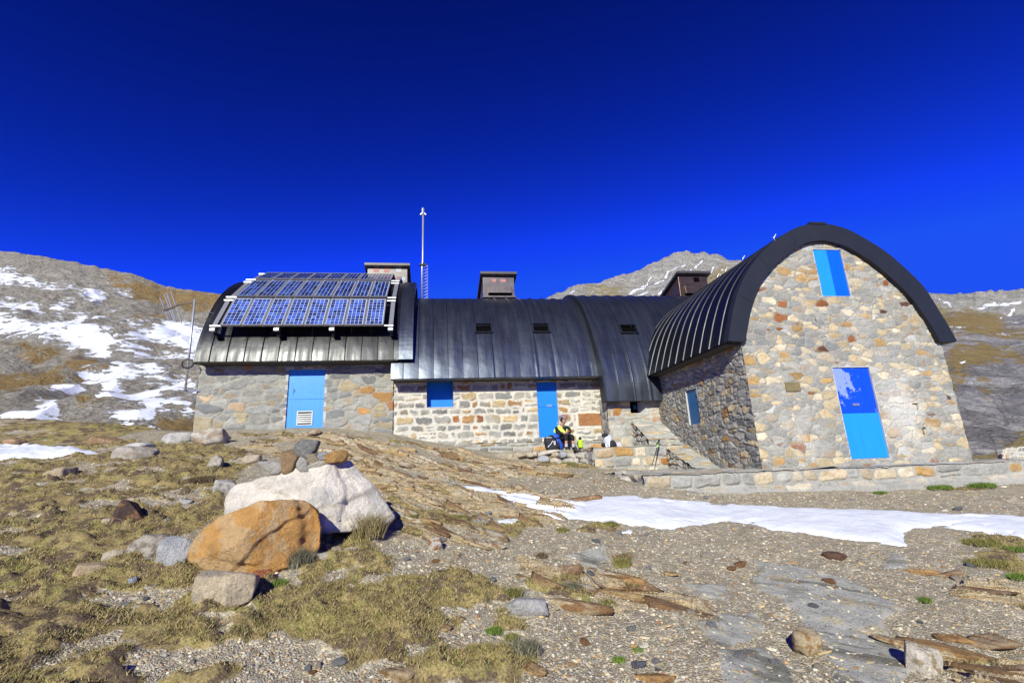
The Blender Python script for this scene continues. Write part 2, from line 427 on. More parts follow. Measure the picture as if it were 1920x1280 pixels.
col_px(1200, [(8, -.79), (9.15, -.47), (10, -.38), (12, -.28)])
col_px(1280, [(3, -1.63), (5, -1.40), (8, -.88), (9.15, -.60), (10, -.5), (12, -.40), (14, -.3)])
col_px(1500, [(2, -1.7), (3, -1.65), (5, -1.42), (7, -1.06), (9.15, -.69), (12, -.6), (16, -.4)])
col_px(1900, [(3, -1.66), (5, -1.42), (7, -1.06), (9.15, -.72), (12, -.62), (16, -.6), (22, -.2)])
col_px(2300, [(3, -1.7), (6, -1.3), (9, -.8), (14, -.6), (22, .2)])
CTRL += [(0, 0, -1.72), (-4, 0, -1.55), (4, 0, -1.75), (0, -5, -1.9), (-8, -5, -1.6), (8, -5, -1.95), (-25, 0, -.6), (25, 0, -1.9), (-25, -10, -1), (25, -10, -2.2),
         (-40, 20, 2.0), (-40, 40, 2), (-10, 28, -2.5), (-10, 40, -3), (5, 30, -1.5), (5, 42, -2), (20, 30, 1.0), (30, 42, 4), (40, 20, 3), (40, 0, -1)]
CTRL = np.array(CTRL)
_d = np.linalg.norm(CTRL[:, None, :2]-CTRL[None, :, :2], axis=2)
def _tps(r): return np.where(r > 1e-9, r*r*np.log(np.maximum(r, 1e-9)), 0)
_n = len(CTRL); _A = np.zeros((_n+3, _n+3))
_A[:_n, :_n] = _tps(_d)+np.eye(_n)*.12
_A[:_n, _n] = 1; _A[:_n, _n+1:_n+3] = CTRL[:, :2]; _A[_n:, :_n] = _A[:_n, _n:].T
_w = np.linalg.solve(_A, np.concatenate([CTRL[:, 2], np.zeros(3)]))
def base_z(x, y):
    x = np.atleast_1d(np.asarray(x, float)); y = np.atleast_1d(np.asarray(y, float)); out = np.zeros(x.shape)
    for i in range(0, len(x), 60000):
        a = x[i:i+60000]; b = y[i:i+60000]
        r = np.sqrt((a[:, None]-CTRL[None, :, 0])**2+(b[:, None]-CTRL[None, :, 1])**2)
        out[i:i+60000] = _tps(r) @ _w[:_n] + _w[_n] + _w[_n+1]*a + _w[_n+2]*b
    return out
def hit(px, py):
    """where the photograph's ray through a pixel meets the ground"""
    d = ray(px, py); ts = np.linspace(1.5, 26, 500)
    z = base_z(d[0]*ts, d[1]*ts); g = d[2]*ts - z
    k = np.argmax(g < 0)
    if k == 0: k = len(ts)-1
    a, b = g[k-1], g[k]; t = ts[k-1] + (ts[k]-ts[k-1])*a/(a-b) if a != b else ts[k]
    return np.array((d[0]*t, d[1]*t, d[2]*t))
def poly_hit(pts): return np.array([hit(*p)[:2] for p in pts])
def poly_sd(x, y, P):
    """signed distance to a polygon, positive inside"""
    d = np.full(x.shape, 1e9); ins = np.zeros(x.shape, bool); n = len(P)
    for i in range(n):
        a = P[i]; b = P[(i+1) % n]; e = b-a
        t = np.clip(((x-a[0])*e[0]+(y-a[1])*e[1])/(e@e+1e-12), 0, 1)
        d = np.minimum(d, np.hypot(x-a[0]-t*e[0], y-a[1]-t*e[1]))
        c = ((a[1] > y) != (b[1] > y)) & (x < (b[0]-a[0])*(y-a[1])/(b[1]-a[1]+1e-12)+a[0]); ins ^= c
    return np.where(ins, d, -d)

def arr(*segs):
    out = []
    for a, b, s in segs:
        n = max(1, int(round((b-a)/s))); out += list(np.linspace(a, b, n, endpoint=False))
    return np.array(out+[segs[-1][1]])
GX = arr((-45, -14, .8), (-14, -9, .10), (-9, -5, .05), (-5, 6.5, .032), (6.5, 12.5, .05), (12.5, 20, .2), (20, 45, 1))
GY = arr((-12, 1.5, .6), (1.5, 2.6, .06), (2.6, 6, .022), (6, 9.5, .032), (9.5, 16.8, .05), (16.8, 24, .3), (24, 46, 1.2))
gX, gY = np.meshgrid(GX, GY); gx = gX.ravel(); gy = gY.ravel()
gz0 = base_z(gx, gy)
near = (np.abs(gx) < 16) & (gy > 0) & (gy < 19)

STRIKE = np.array((.81, -.585)); STRIKE /= np.linalg.norm(STRIKE); PERP = np.array((-STRIKE[1], STRIKE[0]))
def region(polys, soft, wob, seed):
    m = np.zeros(gx.shape); x = gx[near]; y = gy[near]
    wx = x + wob*2*(fbm(x*2.2, y*2.2, seed, 4)-.5); wy = y + wob*2*(fbm(x*2.2, y*2.2, seed+5, 4)-.5)
    best = np.full(x.shape, -9.0)
    for P in polys: best = np.maximum(best, poly_sd(wx, wy, poly_hit(P)))
    m[near] = sstep(-soft, soft, best); return m
G_GRASS = [[(-300, 815), (0, 812), (120, 818), (330, 835), (420, 838), (470, 850), (480, 872), (440, 900), (428, 960), (345, 1000), (340, 1060), (480, 1065), (600, 1010), (720, 985), (690, 1040), (720, 1050), (760, 1085), (860, 1040), (880, 1090), (980, 1120), (950, 1160), (830, 1180), (830, 1215), (690, 1230), (560, 1200), (480, 1230), (420, 1290), (200, 1330), (-300, 1330)],
           [(870, 1205), (940, 1200), (1010, 1230), (1000, 1290), (760, 1300), (760, 1240)]]
G_PATCH = [[(930, 1160), (985, 1165), (980, 1190), (930, 1185)], [(1030, 1090), (1080, 1080), (1095, 1105), (1060, 1120), (1030, 1115)], [(1150, 1045), (1185, 1040), (1190, 1062), (1155, 1065)],
           [(1820, 1004), (1920, 1006), (1940, 1030), (1890, 1045), (1830, 1022)], [(1815, 1035), (1880, 1030), (1935, 1060), (1925, 1085), (1840, 1060)], [(1120, 975), (1165, 980), (1160, 1000), (1110, 992)],
           [(1250, 895), (1290, 892), (1300, 908), (1255, 910)], [(1012, 862), (1060, 868), (1115, 862), (1118, 880), (1010, 876)], [(1700, 905), (1760, 900), (1860, 908), (1850, 918), (1720, 918)], [(1080, 1000), (1130, 985), (1120, 1010)], [(850, 960), (900, 965), (880, 985), (840, 978)], [(940, 985), (985, 990), (975, 1008), (945, 1003)], [(1060, 1110), (1120, 1120), (1100, 1135)], [(640, 1225), (700, 1240), (650, 1260)]]
G_STRATA = [[(420, 812), (560, 812), (690, 820), (760, 828), (860, 846), (960, 862), (1060, 880), (1100, 897), (980, 893), (900, 905), (860, 925), (1000, 945), (1110, 940), (1050, 985), (960, 990), (940, 1010), (900, 1020), (760, 1010), (735, 985), (720, 940), (690, 900), (640, 870), (560, 855), (500, 860), (430, 840)],
            [(960, 1050), (1060, 1055), (1220, 1085), (1230, 1110), (1350, 1150), (1345, 1170), (1200, 1150), (1150, 1150), (1000, 1110), (990, 1080)],
            [(1830, 1085), (1960, 1110), (1960, 1180), (1880, 1150), (1760, 1110)], [(1640, 1190), (1720, 1195), (1780, 1230), (1850, 1220), (1960, 1235), (1960, 1330), (1820, 1300), (1730, 1240)], [(680, 1225), (760, 1235), (800, 1275), (700, 1250)], [(780, 890), (950, 910), (1100, 945), (1060, 950), (800, 915)]]
G_SLAB = [[(1420, 1050), (1480, 1060), (1640, 1110), (1705, 1135), (1640, 1155), (1690, 1240), (1680, 1310), (1600, 1310), (1540, 1220), (1500, 1160), (1440, 1110)], [(1350, 1220), (1440, 1215), (1510, 1300), (1380, 1320), (1340, 1260)],
          [(1060, 1045), (1130, 1028), (1140, 1050), (1110, 1065)], [(1275, 1100), (1350, 1100), (1370, 1128), (1300, 1120)], [(1300, 1170), (1420, 1160), (1440, 1200), (1340, 1215)], [(1640, 1035), (1690, 1040), (1700, 1060), (1660, 1065)], [(1240, 905), (1400, 910), (1440, 925), (1300, 925)]]
mg = region(G_GRASS, .10, .22, 3); mp_ = region(G_PATCH, .05, .10, 4); ms = region(G_STRATA, .10, .16, 5); mb = region(G_SLAB, .05, .16, 6)
far_left = (gx < -8) | (gy > 17.5) | (gx < -.95*gy-.3) & (gy > -6); mg = np.where(far_left & ~((gx > -6) & (gy < 17)), .8, mg)
n1 = fbm(gx*1.5, gy*1.5, 21, 4); n2 = fbm(gx*5, gy*5, 22, 4); n3 = fbm(gx*14, gy*14, 23, 3)
# bare soil and gravel holes inside the turf, turf scraps inside the strata
hole = sstep(.50, .60, .6*fbm(gx*1.1+gy*.4, gy*2.2, 31, 4)+.4*n2)
grass = np.clip(mg*(1-.75*hole*(fbm(gx*.8, gy*.8, 8, 2) > .35)), 0, 1)
grass = np.maximum(grass, mp_*sstep(.3, .45, n2+.15))
grass = np.maximum(grass, ms*sstep(.58, .66, fbm((gx*.81-gy*.585)*.9, (gx*.585+gy*.81)*2.6, 37, 4))*.95)
ps = gx*STRIKE[0]+gy*STRIKE[1]; pp = gx*PERP[0]+gy*PERP[1]
pw = pp + .10*(fbm(ps*.6, pp*1.2, 41, 3)-.5)*2
def saw(per, sd):
    q = pw/per + .55*fbm(ps*.45, pw*1.2, sd, 2); k = np.floor(q); f = q-k
    lvl = h2(k, np.floor(ps*.8+h2(k, k*0, sd+3)*9), sd+1)
    return (1-f)**.7*(.35+.65*lvl)*sstep(.02, .10, f)
rid = .60*saw(.42, 51)+.28*saw(.17, 52)+.12*saw(.08, 53)
smask = ms*(1-.85*grass)*sstep(.45, .53, fbm(ps*.32, pw*1.9, 61, 4)+.03)
rid = rid*smask
gz = gz0 + (n1-.5)*.10*near + (n2-.5)*.035 + (n3-.5)*.016*near
tuss = .55*fbm(gx*3.2, gy*3.2, 71, 3)+.45*fbm(gx*7.5, gy*7.5, 73, 3)
gz = gz + grass*(.01+.34*mg*np.clip(tuss-.44, 0, 1)+.03*n3) + rid*.26 - smask*.06 + mb*(.02-.6*(n3-.5)*.016)
# the level ground in front of the narrow door, held by loose stones
plat = sstep(1.55, 2.0, gx)*sstep(4.1, 3.95, gx)*sstep(13.62, 13.88, gy+.10*(n2-.5))
gz = np.where(gy < 15.2, np.maximum(gz, gz*(1-plat)+(.385+.02*(n2-.5))*plat), gz)
# keep the soil under the terrace and inside the building low
bld = ((gx > -6.7) & (gx < 5.3) & (gy > 15.25)) | ((gx > 6.2) & (gx < 13) & (gy > 9.6))
gz = np.where(bld, np.minimum(gz, gz0-.05), gz)
GZ = gz.reshape(len(GY), len(GX))
def gzat(x, y):
    x = np.atleast_1d(np.asarray(x, float)); y = np.atleast_1d(np.asarray(y, float))
    i = np.clip(np.searchsorted(GX, x)-1, 0, len(GX)-2); j = np.clip(np.searchsorted(GY, y)-1, 0, len(GY)-2)
    fx = (x-GX[i])/(GX[i+1]-GX[i]); fy = (y-GY[j])/(GY[j+1]-GY[j])
    return (GZ[j, i]*(1-fx)+GZ[j, i+1]*fx)*(1-fy)+(GZ[j+1, i]*(1-fx)+GZ[j+1, i+1]*fx)*fy
def grid_at(A, x, y):
    i = np.clip(np.searchsorted(GX, x)-1, 0, len(GX)-1); j = np.clip(np.searchsorted(GY, y)-1, 0, len(GY)-1)
    return A.reshape(len(GY), len(GX))[j, i]

def m_ground():
    t = NT('alpine_ground'); v = t.coord()
    g = t.attr('grass'); s = t.attr('strata'); b = t.attr('slab')
    wig = t.noise(v, 7, 5, .65)
    wig2 = t.math('SUBTRACT', wig, .5)
    # gravel: three sizes of pebble
    stops = [(0, (.17, .145, .115)), (.16, (.30, .26, .20)), (.36, (.42, .36, .275)), (.52, (.45, .425, .385)), (.66, (.54, .46, .345)), (.80, (.33, .325, .32)), (.90, (.46, .30, .16)), (.96, (.66, .62, .56))]
    vd = t.n('VectorMath', operation='ADD'); t.l(v, vd.inputs[0])
    nz = t.n('TexNoise'); t.l(v, nz.inputs['Vector']); nz.inputs['Scale'].default_value = 30
    sc = t.n('VectorMath', operation='SCALE'); t.l(nz.outputs['Color'], sc.inputs[0]); sc.inputs['Scale'].default_value = .02
    t.l(sc.outputs[0], vd.inputs[1]); vv = vd.outputs[0]
    def peb(scale):
        c = t.voro(vv, scale); sep = t.n('SeparateColor'); t.l(c, sep.inputs[0])
        return t.ramp(sep.outputs[0], stops, 'CONSTANT'), t.voro(vv, scale, 'F1', 'Distance')
    c1, d1 = peb(50); c2, d2 = peb(115); c3, d3 = peb(26)
    k = t.rng(t.noise(v, 12, 3), .42, .58)
    gr = t.mix(k, c1, c2); gh = t.mix(k, d1, d2)
    k3 = t.rng(t.noise(v, 6.3, 3), .58, .66)
    gr = t.mix(k3, gr, c3); gh = t.mix(k3, gh, d3)
    soil = t.ramp(t.noise(v, 2.2, 5, .6), [(.3, (.25, .20, .15)), (.5, (.37, .32, .25)), (.7, (.43, .39, .33))])
    gr = t.mix(.36, gr, soil); gr = t.mix(1.0, gr, (1.11, 1.095, .95), 'MULTIPLY')
    # turf
    tf = t.ramp(t.noise(v, 1.6, 6, .7), [(.30, (.11, .07, .04)), (.41, (.23, .17, .08)), (.51, (.32, .25, .105)), (.62, (.25, .22, .075)), (.74, (.17, .175, .045))])
    tf = t.mix(1.0, tf, t.ramp(t.noise(v, 52, 5, .75), [(.3, .38), (.5, 1.0), (.70, 1.65)]), 'MULTIPLY')
    dirt = t.ramp(t.noise(v, 55, 4), [(.3, (.075, .05, .032)), (.7, (.18, .135, .09))])
    tf = t.mix(t.rng(t.noise(v, 4.1, 6, .70), .50, .57), tf, dirt)
    # layered rock
    ang = math.atan2(STRIKE[1], STRIKE[0])
    sv = t.coord((1, 1, 1)); rot = t.n('VectorRotate', rotation_type='Z_AXIS'); t.l(sv, rot.inputs['Vector']); rot.inputs['Angle'].default_value = -ang
    sm = t.n('VectorMath', operation='MULTIPLY'); t.l(rot.outputs[0], sm.inputs[0]); sm.inputs[1].default_value = (.8, 17, 17)
    sn = t.noise(sm.outputs[0], 1.0, 7, .68, .4)
    sr = t.ramp(sn, [(.33, (.085, .045, .025)), (.41, (.25, .15, .07)), (.455, (.50, .36, .18)), (.53, (.66, .54, .34)), (.585, (.36, .27, .16)), (.64, (.56, .49, .37)), (.74, (.72, .64, .50))])
    sr = t.mix(t.rng(t.noise(v, 1.1, 3), .48, .62), sr, t.mix(.5, sr, (.50, .40, .25)))
    # grey slab
    sb = t.ramp(t.noise(v, 9, 6, .7), [(.3, (.26, .25, .225)), (.5, (.40, .385, .345)), (.7, (.50, .48, .43))])
    sb = t.mix(t.rng(t.noise(v, 48, 3, .6), .60, .66), sb, (.10, .10, .11))
    sb = t.mix(t.rng(t.noise(v, 3.3, 5, .7), .56, .60), sb, gr); sb = t.mix(1.0, sb, (.99, 1.0, .95), 'MULTIPLY'); sb = t.mix(t.rng(t.noise(sm.outputs[0], .22, 6, .7, .5), .50, .60), sb, t.mix(1.0, sb, (.50, .49, .45), 'MULTIPLY'))
    fg = t.rng(t.math('ADD', g, t.math('MULTIPLY', wig2, .9)), .40, .58)
    fs = t.rng(t.math('ADD', s, t.math('MULTIPLY', t.math('SUBTRACT', sn, .5), 1.6)), .38, .46)
    fb = t.rng(t.math('ADD', b, t.math('MULTIPLY', wig2, .5)), .45, .55)
    c = t.mix(fb, gr, sb); c = t.mix(fs, c, sr); c = t.mix(fg, c, tf)
    b1 = t.math('MULTIPLY', t.math('SUBTRACT', 1.0, gh), t.math('SUBTRACT', 1.0, t.math('MAXIMUM', fb, fg)))
    nb = t.bump(b1, .9, .022)
    nb = t.bump(t.math('MULTIPLY', sn, fs), 1.0, .06, nb)
    nb = t.bump(t.math('MULTIPLY', t.noise(v, 60, 4, .7), t.math('MAXIMUM', fg, fb)), .55, .03, nb)
    return t.done(c, .92, 0, nb, .12)
nX, nY = len(GX), len(GY); ii = np.arange(nX*nY).reshape(nY, nX)
gF = np.stack([ii[:-1, :-1], ii[:-1, 1:], ii[1:, 1:], ii[1:, :-1]], -1).reshape(-1, 4)
ground = mesh_np('ground', np.stack([gx, gy, gz], 1), gF, m_ground(), None, True, None, {'grass': grass, 'strata': smask, 'slab': mb})
tag(ground, kind='structure')

# ------------------------------------------------------------------ hills
def m_hill(name, rock, rock2, turf, snowc=(.76, .78, .81), sc=1.0, strat=(1, 1, 1), crack=.5):
    t = NT(name); v = t.coord((sc, sc, sc)); vs = t.coord(tuple(sc*q for q in strat))
    n = t.noise(vs, .35, 9, .68); n2 = t.noise(v, 2.2, 6, .7)
    c = t.mix(t.rng(n, .38, .62), rock, rock2)
    c = t.mix(1.0, c, t.ramp(n2, [(.28, .45), (.5, 1.0), (.72, 1.45)]), 'MULTIPLY')
    c = t.mix(1.0, c, t.ramp(t.noise(v, 9, 5, .7), [(.3, .6), (.5, 1.0), (.7, 1.35)]), 'MULTIPLY')
    tn = t.math('ADD', t.attr('turf'), t.math('MULTIPLY', t.math('SUBTRACT', t.noise(v, .45, 9, .75), .5), 3.4))
    tc = t.mix(t.noise(v, .9, 5, .7), tuple(x*.7 for x in turf), tuple(x*1.35 for x in turf))
    c = t.mix(t.math('MULTIPLY', t.rng(tn, .32, .68), .92), c, tc)
    dk = t.rng(t.math('ADD', t.attr('dark'), t.math('MULTIPLY', t.math('SUBTRACT', n2, .5), 2.6)), .45, 1.0); c = t.mix(t.math('MULTIPLY', dk, .65), c, tuple(x*.28 for x in rock))
    sn = t.math('ADD', t.attr('snow'), t.math('MULTIPLY', t.math('SUBTRACT', t.noise(t.coord((.55*sc, .55*sc, 1.5*sc)), 1.0, 11, .74), .5), 3.8))
    sf = t.rng(sn, .55, .60)
    c = t.mix(sf, c, snowc)
    h = t.math('ADD', t.math('MULTIPLY', n, 1.0), t.math('MULTIPLY', n2, .35))
    h = t.math('MULTIPLY', h, t.math('SUBTRACT', 1.0, t.math('MULTIPLY', sf, .9)))
    return t.done(c, .95, 0, t.bump(h, 1.0, crack), .1)

def interp(xs, pts): p = np.array(pts, float); return np.interp(xs, p[:, 0], p[:, 1])
def loft(name, mat, x0, x1, nx, ny, skyline, base, Y0, Y1, amp, seed, snow=(), streaks=(), turf=(), dark=(), power=1.0, rough=2.5, back=True, wob=7, fsc=1.0, ssoft=15.0, jagp=25):
    px = np.linspace(x0, x1, nx); t = np.linspace(0, 1, ny)
    sk = interp(px, skyline); jag = (fbm(px*.09, px*0, seed, 4)-.5)*rough*2; bs = interp(px, base)
    PXg, T = np.meshgrid(px, t); P = PXg.ravel(); Tq = T.ravel()
    py = np.tile(bs, ny)*(1-Tq)+np.tile(sk, ny)*Tq + np.tile(jag, ny)*Tq**jagp
    y0 = interp(P, Y0) if hasattr(Y0, '__len__') else Y0; y1 = interp(P, Y1) if hasattr(Y1, '__len__') else Y1
    Y = y0*(y1/y0)**(Tq**power)
    d = ((P-PX)/FPX)[:, None]*CR - ((py-PY)/FPX)[:, None]*CU + CF
    V = d*(Y/d[:, 1])[:, None]
    env = np.clip(np.minimum(Tq*6, (1-Tq)*10), 0, 1)
    s = fsc
    dn = (fbm(V[:, 0]*.10*s, V[:, 1]*.10*s, seed+1, 3)-.5)*2*amp + (np.abs(fbm(V[:, 0]*.35*s+V[:, 2]*.2*s, V[:, 2]*.5*s, seed+2, 2)-.5)*-2+.3)*amp*.55
    V[:, 2] += dn*env; V[:, 1] -= dn*env*.6
    wx = P + wob*2*(fbm(P*.05, py*.10, seed+5, 5)-.5); wy = py + wob*1.2*(fbm(P*.05, py*.10, seed+6, 5)-.5)
    def field(polys, lines, soft, fine=True):
        best = np.full(P.shape, -99.)
        for q in polys: best = np.maximum(best, poly_sd(wx, wy, np.array(q, float)))
        for q in lines:
            w = q[-1]; q = np.array(q[:-1], float)
            for a, b in zip(q[:-1], q[1:]):
                e = b-a; tt = np.clip(((wx-a[0])*e[0]+(wy-a[1])*e[1])/(e@e), 0, 1)
                best = np.maximum(best, w-np.hypot(wx-a[0]-tt*e[0], wy-a[1]-tt*e[1]))
        return sstep(-soft, soft, best)
    at = {'snow': field(snow, [q[:-1]+[q[-1]*.62] for q in streaks], ssoft), 'turf': field(turf, (), 26), 'dark': field((), dark, 5)}
    idx = np.arange(nx*ny).reshape(ny, nx)
    F = np.stack([idx[:-1, :-1], idx[:-1, 1:], idx[1:, 1:], idx[1:, :-1]], -1).reshape(-1, 4)
    if back:
        top = V[-nx:].copy(); b1 = top + np.array((0, 1.0, 0))*Y1_max(Y1)*.25 - np.array((0, 0, 1.0))*Y1_max(Y1)*.10
        b2 = b1 + np.array((0, 1.0, 0))*Y1_max(Y1)*.5 - np.array((0, 0, 1.0))*Y1_max(Y1)*.5
        V = np.concatenate([V, b1, b2]); n0 = nx*(ny-1)
        for r in range(2):
            a = np.arange(n0+r*nx, n0+r*nx+nx)
            F = np.concatenate([F, np.stack([a[:-1], a[1:], a[1:]+nx, a[:-1]+nx], -1)])
        for k in at: at[k] = np.concatenate([at[k], np.tile(at[k][-nx:], 2)])
    return tag(mesh_np(name, V, F, mat, None, True, None, at), kind='structure')
def Y1_max(y): return max(p[1] for p in y) if hasattr(y, '__len__') else y
def cr(ox, oy, s, pts): return [(ox+a/s, oy+b/s) for a, b in pts]
L = lambda *p: cr(0, 440, 3.048, p)
SN_L = [L((-300, 190), (10, 200), (150, 220), (280, 280), (450, 310), (600, 335), (610, 395), (540, 390), (430, 345), (300, 335), (260, 295), (150, 270), (50, 265), (-300, 240)),
        L((-300, 385), (0, 395), (200, 395), (260, 430), (370, 400), (430, 385), (400, 415), (300, 442), (0, 440), (-300, 430)), L((400, 430), (560, 460), (630, 485), (560, 500), (420, 450)),
        L((-300, 460), (0, 465), (200, 500), (330, 480), (480, 480), (510, 520), (400, 525), (560, 560), (640, 600), (720, 640), (800, 655), (900, 685), (1110, 690), (1110, 725), (950, 720), (780, 690), (640, 655), (600, 710), (480, 660), (380, 620), (200, 595), (0, 555), (-300, 540)),
        L((700, 520), (760, 510), (850, 545), (760, 570), (720, 550)), L((880, 490), (1000, 520), (1130, 560), (1300, 600), (1300, 690), (1100, 690), (900, 640), (720, 620), (850, 590), (930, 560)),
        L((460, 790), (620, 760), (650, 730), (760, 760), (900, 790), (1090, 830), (1000, 845), (860, 805), (680, 805), (700, 880), (600, 900), (570, 850), (480, 820)),
        L((320, 850), (450, 820), (500, 860), (440, 890), (260, 915), (220, 890)), L((-300, 1060), (0, 1070), (200, 1040), (240, 975), (340, 980), (360, 1080), (320, 1115), (100, 1110), (-300, 1105)),
        L((560, 1010), (680, 950), (800, 910), (1110, 900), (1200, 950), (930, 970), (1110, 1020), (1110, 1060), (980, 1040), (900, 1060), (910, 1110), (760, 1128), (600, 1090), (740, 1050), (830, 1040), (700, 1010)),
        L((670, 315), (740, 330), (700, 340)), L((620, 420), (680, 440), (640, 445)), L((820, 830), (1110, 880), (1110, 900), (900, 860)), L((690, 740), (800, 720), (980, 790), (860, 790))]
TF_L = [L((-300, 810), (60, 790), (360, 770), (300, 850), (100, 890), (0, 930), (-300, 960)), L((80, 640), (340, 630), (300, 700), (120, 700)), L((620, 230), (1000, 315), (1300, 330), (1300, 420), (1100, 430), (900, 380), (740, 330)), L((910, 1080), (1110, 1050), (1110, 1150), (930, 1150)), L((340, 700), (600, 740), (420, 800)), L((440, 960), (520, 970), (480, 1010)), L((820, 480), (900, 440), (960, 470))]
HILLM = m_hill('scree_and_turf_hillside', (.36, .32, .245), (.48, .44, .36), (.34, .225, .08), sc=1.0, strat=(1, 1, 1.6), crack=2.2)
loft('hillside', HILLM, -260, 800, 520, 330, [(-260, 452), (-100, 462), (0, 470), (60, 477), (120, 487), (200, 504), (250, 513), (300, 532), (330, 541), (370, 545), (410, 550), (480, 556), (600, 585), (800, 640)],
     [(-260, 862), (0, 850), (300, 850), (800, 860)], 30, [(-260, 150), (400, 120), (800, 100)], 1.6, 201, SN_L, (), TF_L, (), 1.15)
Mq = lambda *p: cr(1000, 440, 4.364, p)
ST_M = [Mq((1240, 225), (1120, 300), (1000, 385))+[2.2], Mq((1380, 210), (1270, 300))+[2.4], Mq((965, 335), (930, 390), (890, 415), (780, 455))+[2.0], Mq((940, 460), (800, 505))+[3.4], Mq((1480, 240), (1450, 310))+[2.4], Mq((1560, 270), (1520, 350))+[1.6], Mq((1000, 280), (950, 292))+[2.0],
        Mq((1250, 290), (1150, 340))+[1.4], Mq((340, 455), (300, 475))+[1.8], Mq((900, 400), (830, 440))+[1.6], Mq((1660, 280), (1600, 300))+[1.6], Mq((1100, 440), (980, 500))+[1.4], Mq((1180, 480), (1000, 520))+[1.5], Mq((1740, 195), (1700, 240))+[1.5], Mq((1340, 160), (1420, 155))+[1.2], Mq((1530, 330), (1490, 390))+[1.2],
        [(1750, 562), (1790, 570), (1830, 573), (1880, 563), (1915, 558), 2.8], [(1765, 582), (1800, 578), (1850, 577), 2.6], [(1758, 570), (1780, 588), 2.2], [(1905, 570), (1898, 578), (1885, 592), (1875, 599), 2.6], [(1845, 566), (1900, 562), 3.2], [(1930, 560), (2000, 566), 2.5]]
MTM = m_hill('pale_mountain_rock', (.46, .435, .37), (.62, .585, .50), (.42, .34, .17), sc=.22, strat=(1, 1, .6), crack=14)
loft('mountain', MTM, 940, 2150, 560, 230, [(940, 620), (1000, 572), (1028, 556), (1060, 543), (1085, 535), (1100, 533), (1125, 531), (1145, 521), (1170, 513), (1200, 505), (1220, 495), (1240, 487), (1262, 474), (1275, 469), (1290, 470), (1300, 475), (1318, 472), (1330, 477), (1345, 476), (1362, 486), (1400, 487), (1440, 500), (1600, 530), (1740, 549), (1780, 549), (1800, 551), (1860, 545), (1920, 542), (2150, 520)],
     [(940, 720), (2150, 700)], 190, [(940, 420), (1290, 520), (1600, 420), (1740, 330), (2150, 300)], 9, 211, (), ST_M, [Mq((430, 430), (760, 430), (700, 490), (430, 480)), Mq((1400, 330), (1560, 250), (1640, 330), (1420, 420)), [(1750, 590), (2000, 590), (2000, 640), (1750, 640)]], (), 1.0, 4.5, True, 5, .12, 2.0, 7)
Rq = lambda *p: cr(1720, 520, 3.37, p)
CLIFF = m_hill('grey_cliff_rock', (.17, .16, .155), (.33, .315, .30), (.24, .17, .06), sc=.8, strat=(.6, .6, 2.6), crack=1.2)
DK = [Rq((330, 640), (400, 625), (470, 590), (480, 560), (460, 545))+[2.0], Rq((430, 700), (500, 770), (540, 850), (570, 930), (590, 950))+[2.4], Rq((500, 700), (540, 760), (585, 830), (600, 920))+[2.2], Rq((640, 850), (645, 930))+[1.8], Rq((250, 760), (290, 850), (330, 910))+[1.8], Rq((400, 990), (470, 1050), (490, 1090))+[1.4], Rq((470, 640), (560, 600), (640, 560))+[.9], Rq((250, 700), (320, 650))+[1.2], Rq((560, 780), (640, 700))+[1.0], Rq((180, 470), (420, 380), (674, 400))+[.8], Rq((200, 600), (330, 560))+[.8], Rq((540, 870), (560, 960))+[1.6]]
loft('rock_slope', CLIFF, 1380, 2400, 520, 330, [(1380, 760), (1560, 670), (1700, 602), (1750, 592), (1790, 584), (1840, 588), (1880, 594), (1920, 588), (2250, 560), (2400, 560)], [(1380, 874), (1700, 874), (2400, 890)], [(1380, 25), (1640, 25), (1720, 21), (2400, 21)], 85, .65, 221,
     [Rq((195, 300), (300, 315), (230, 318)), Rq((270, 515), (345, 508), (290, 526))], [Rq((270, 520), (340, 510))+[1.2], Rq((200, 555), (255, 540))+[1.2], Rq((500, 352), (600, 360))+[1.4], Rq((200, 305), (300, 312))+[1.9], Rq((150, 1164), (520, 1160), (700, 1160))+[1.9], Rq((600, 285), (674, 290))+[1.4], Rq((590, 200), (560, 240), (520, 265))+[1.6]],
     [Rq((-50, 240), (300, 205), (480, 200), (560, 330), (674, 340), (900, 330), (900, 400), (674, 380), (400, 375), (150, 350), (-50, 400)), Rq((240, 430), (460, 420), (674, 470), (900, 500), (900, 560), (674, 545), (560, 500), (420, 530), (200, 620), (150, 560)), Rq((395, 660), (470, 670), (515, 690), (440, 710)), Rq((210, 620), (280, 640), (230, 690)), Rq((260, 210), (350, 200), (420, 260), (300, 280))], DK, 1.35, 2.0, True, 5, 1.6, 2.6)

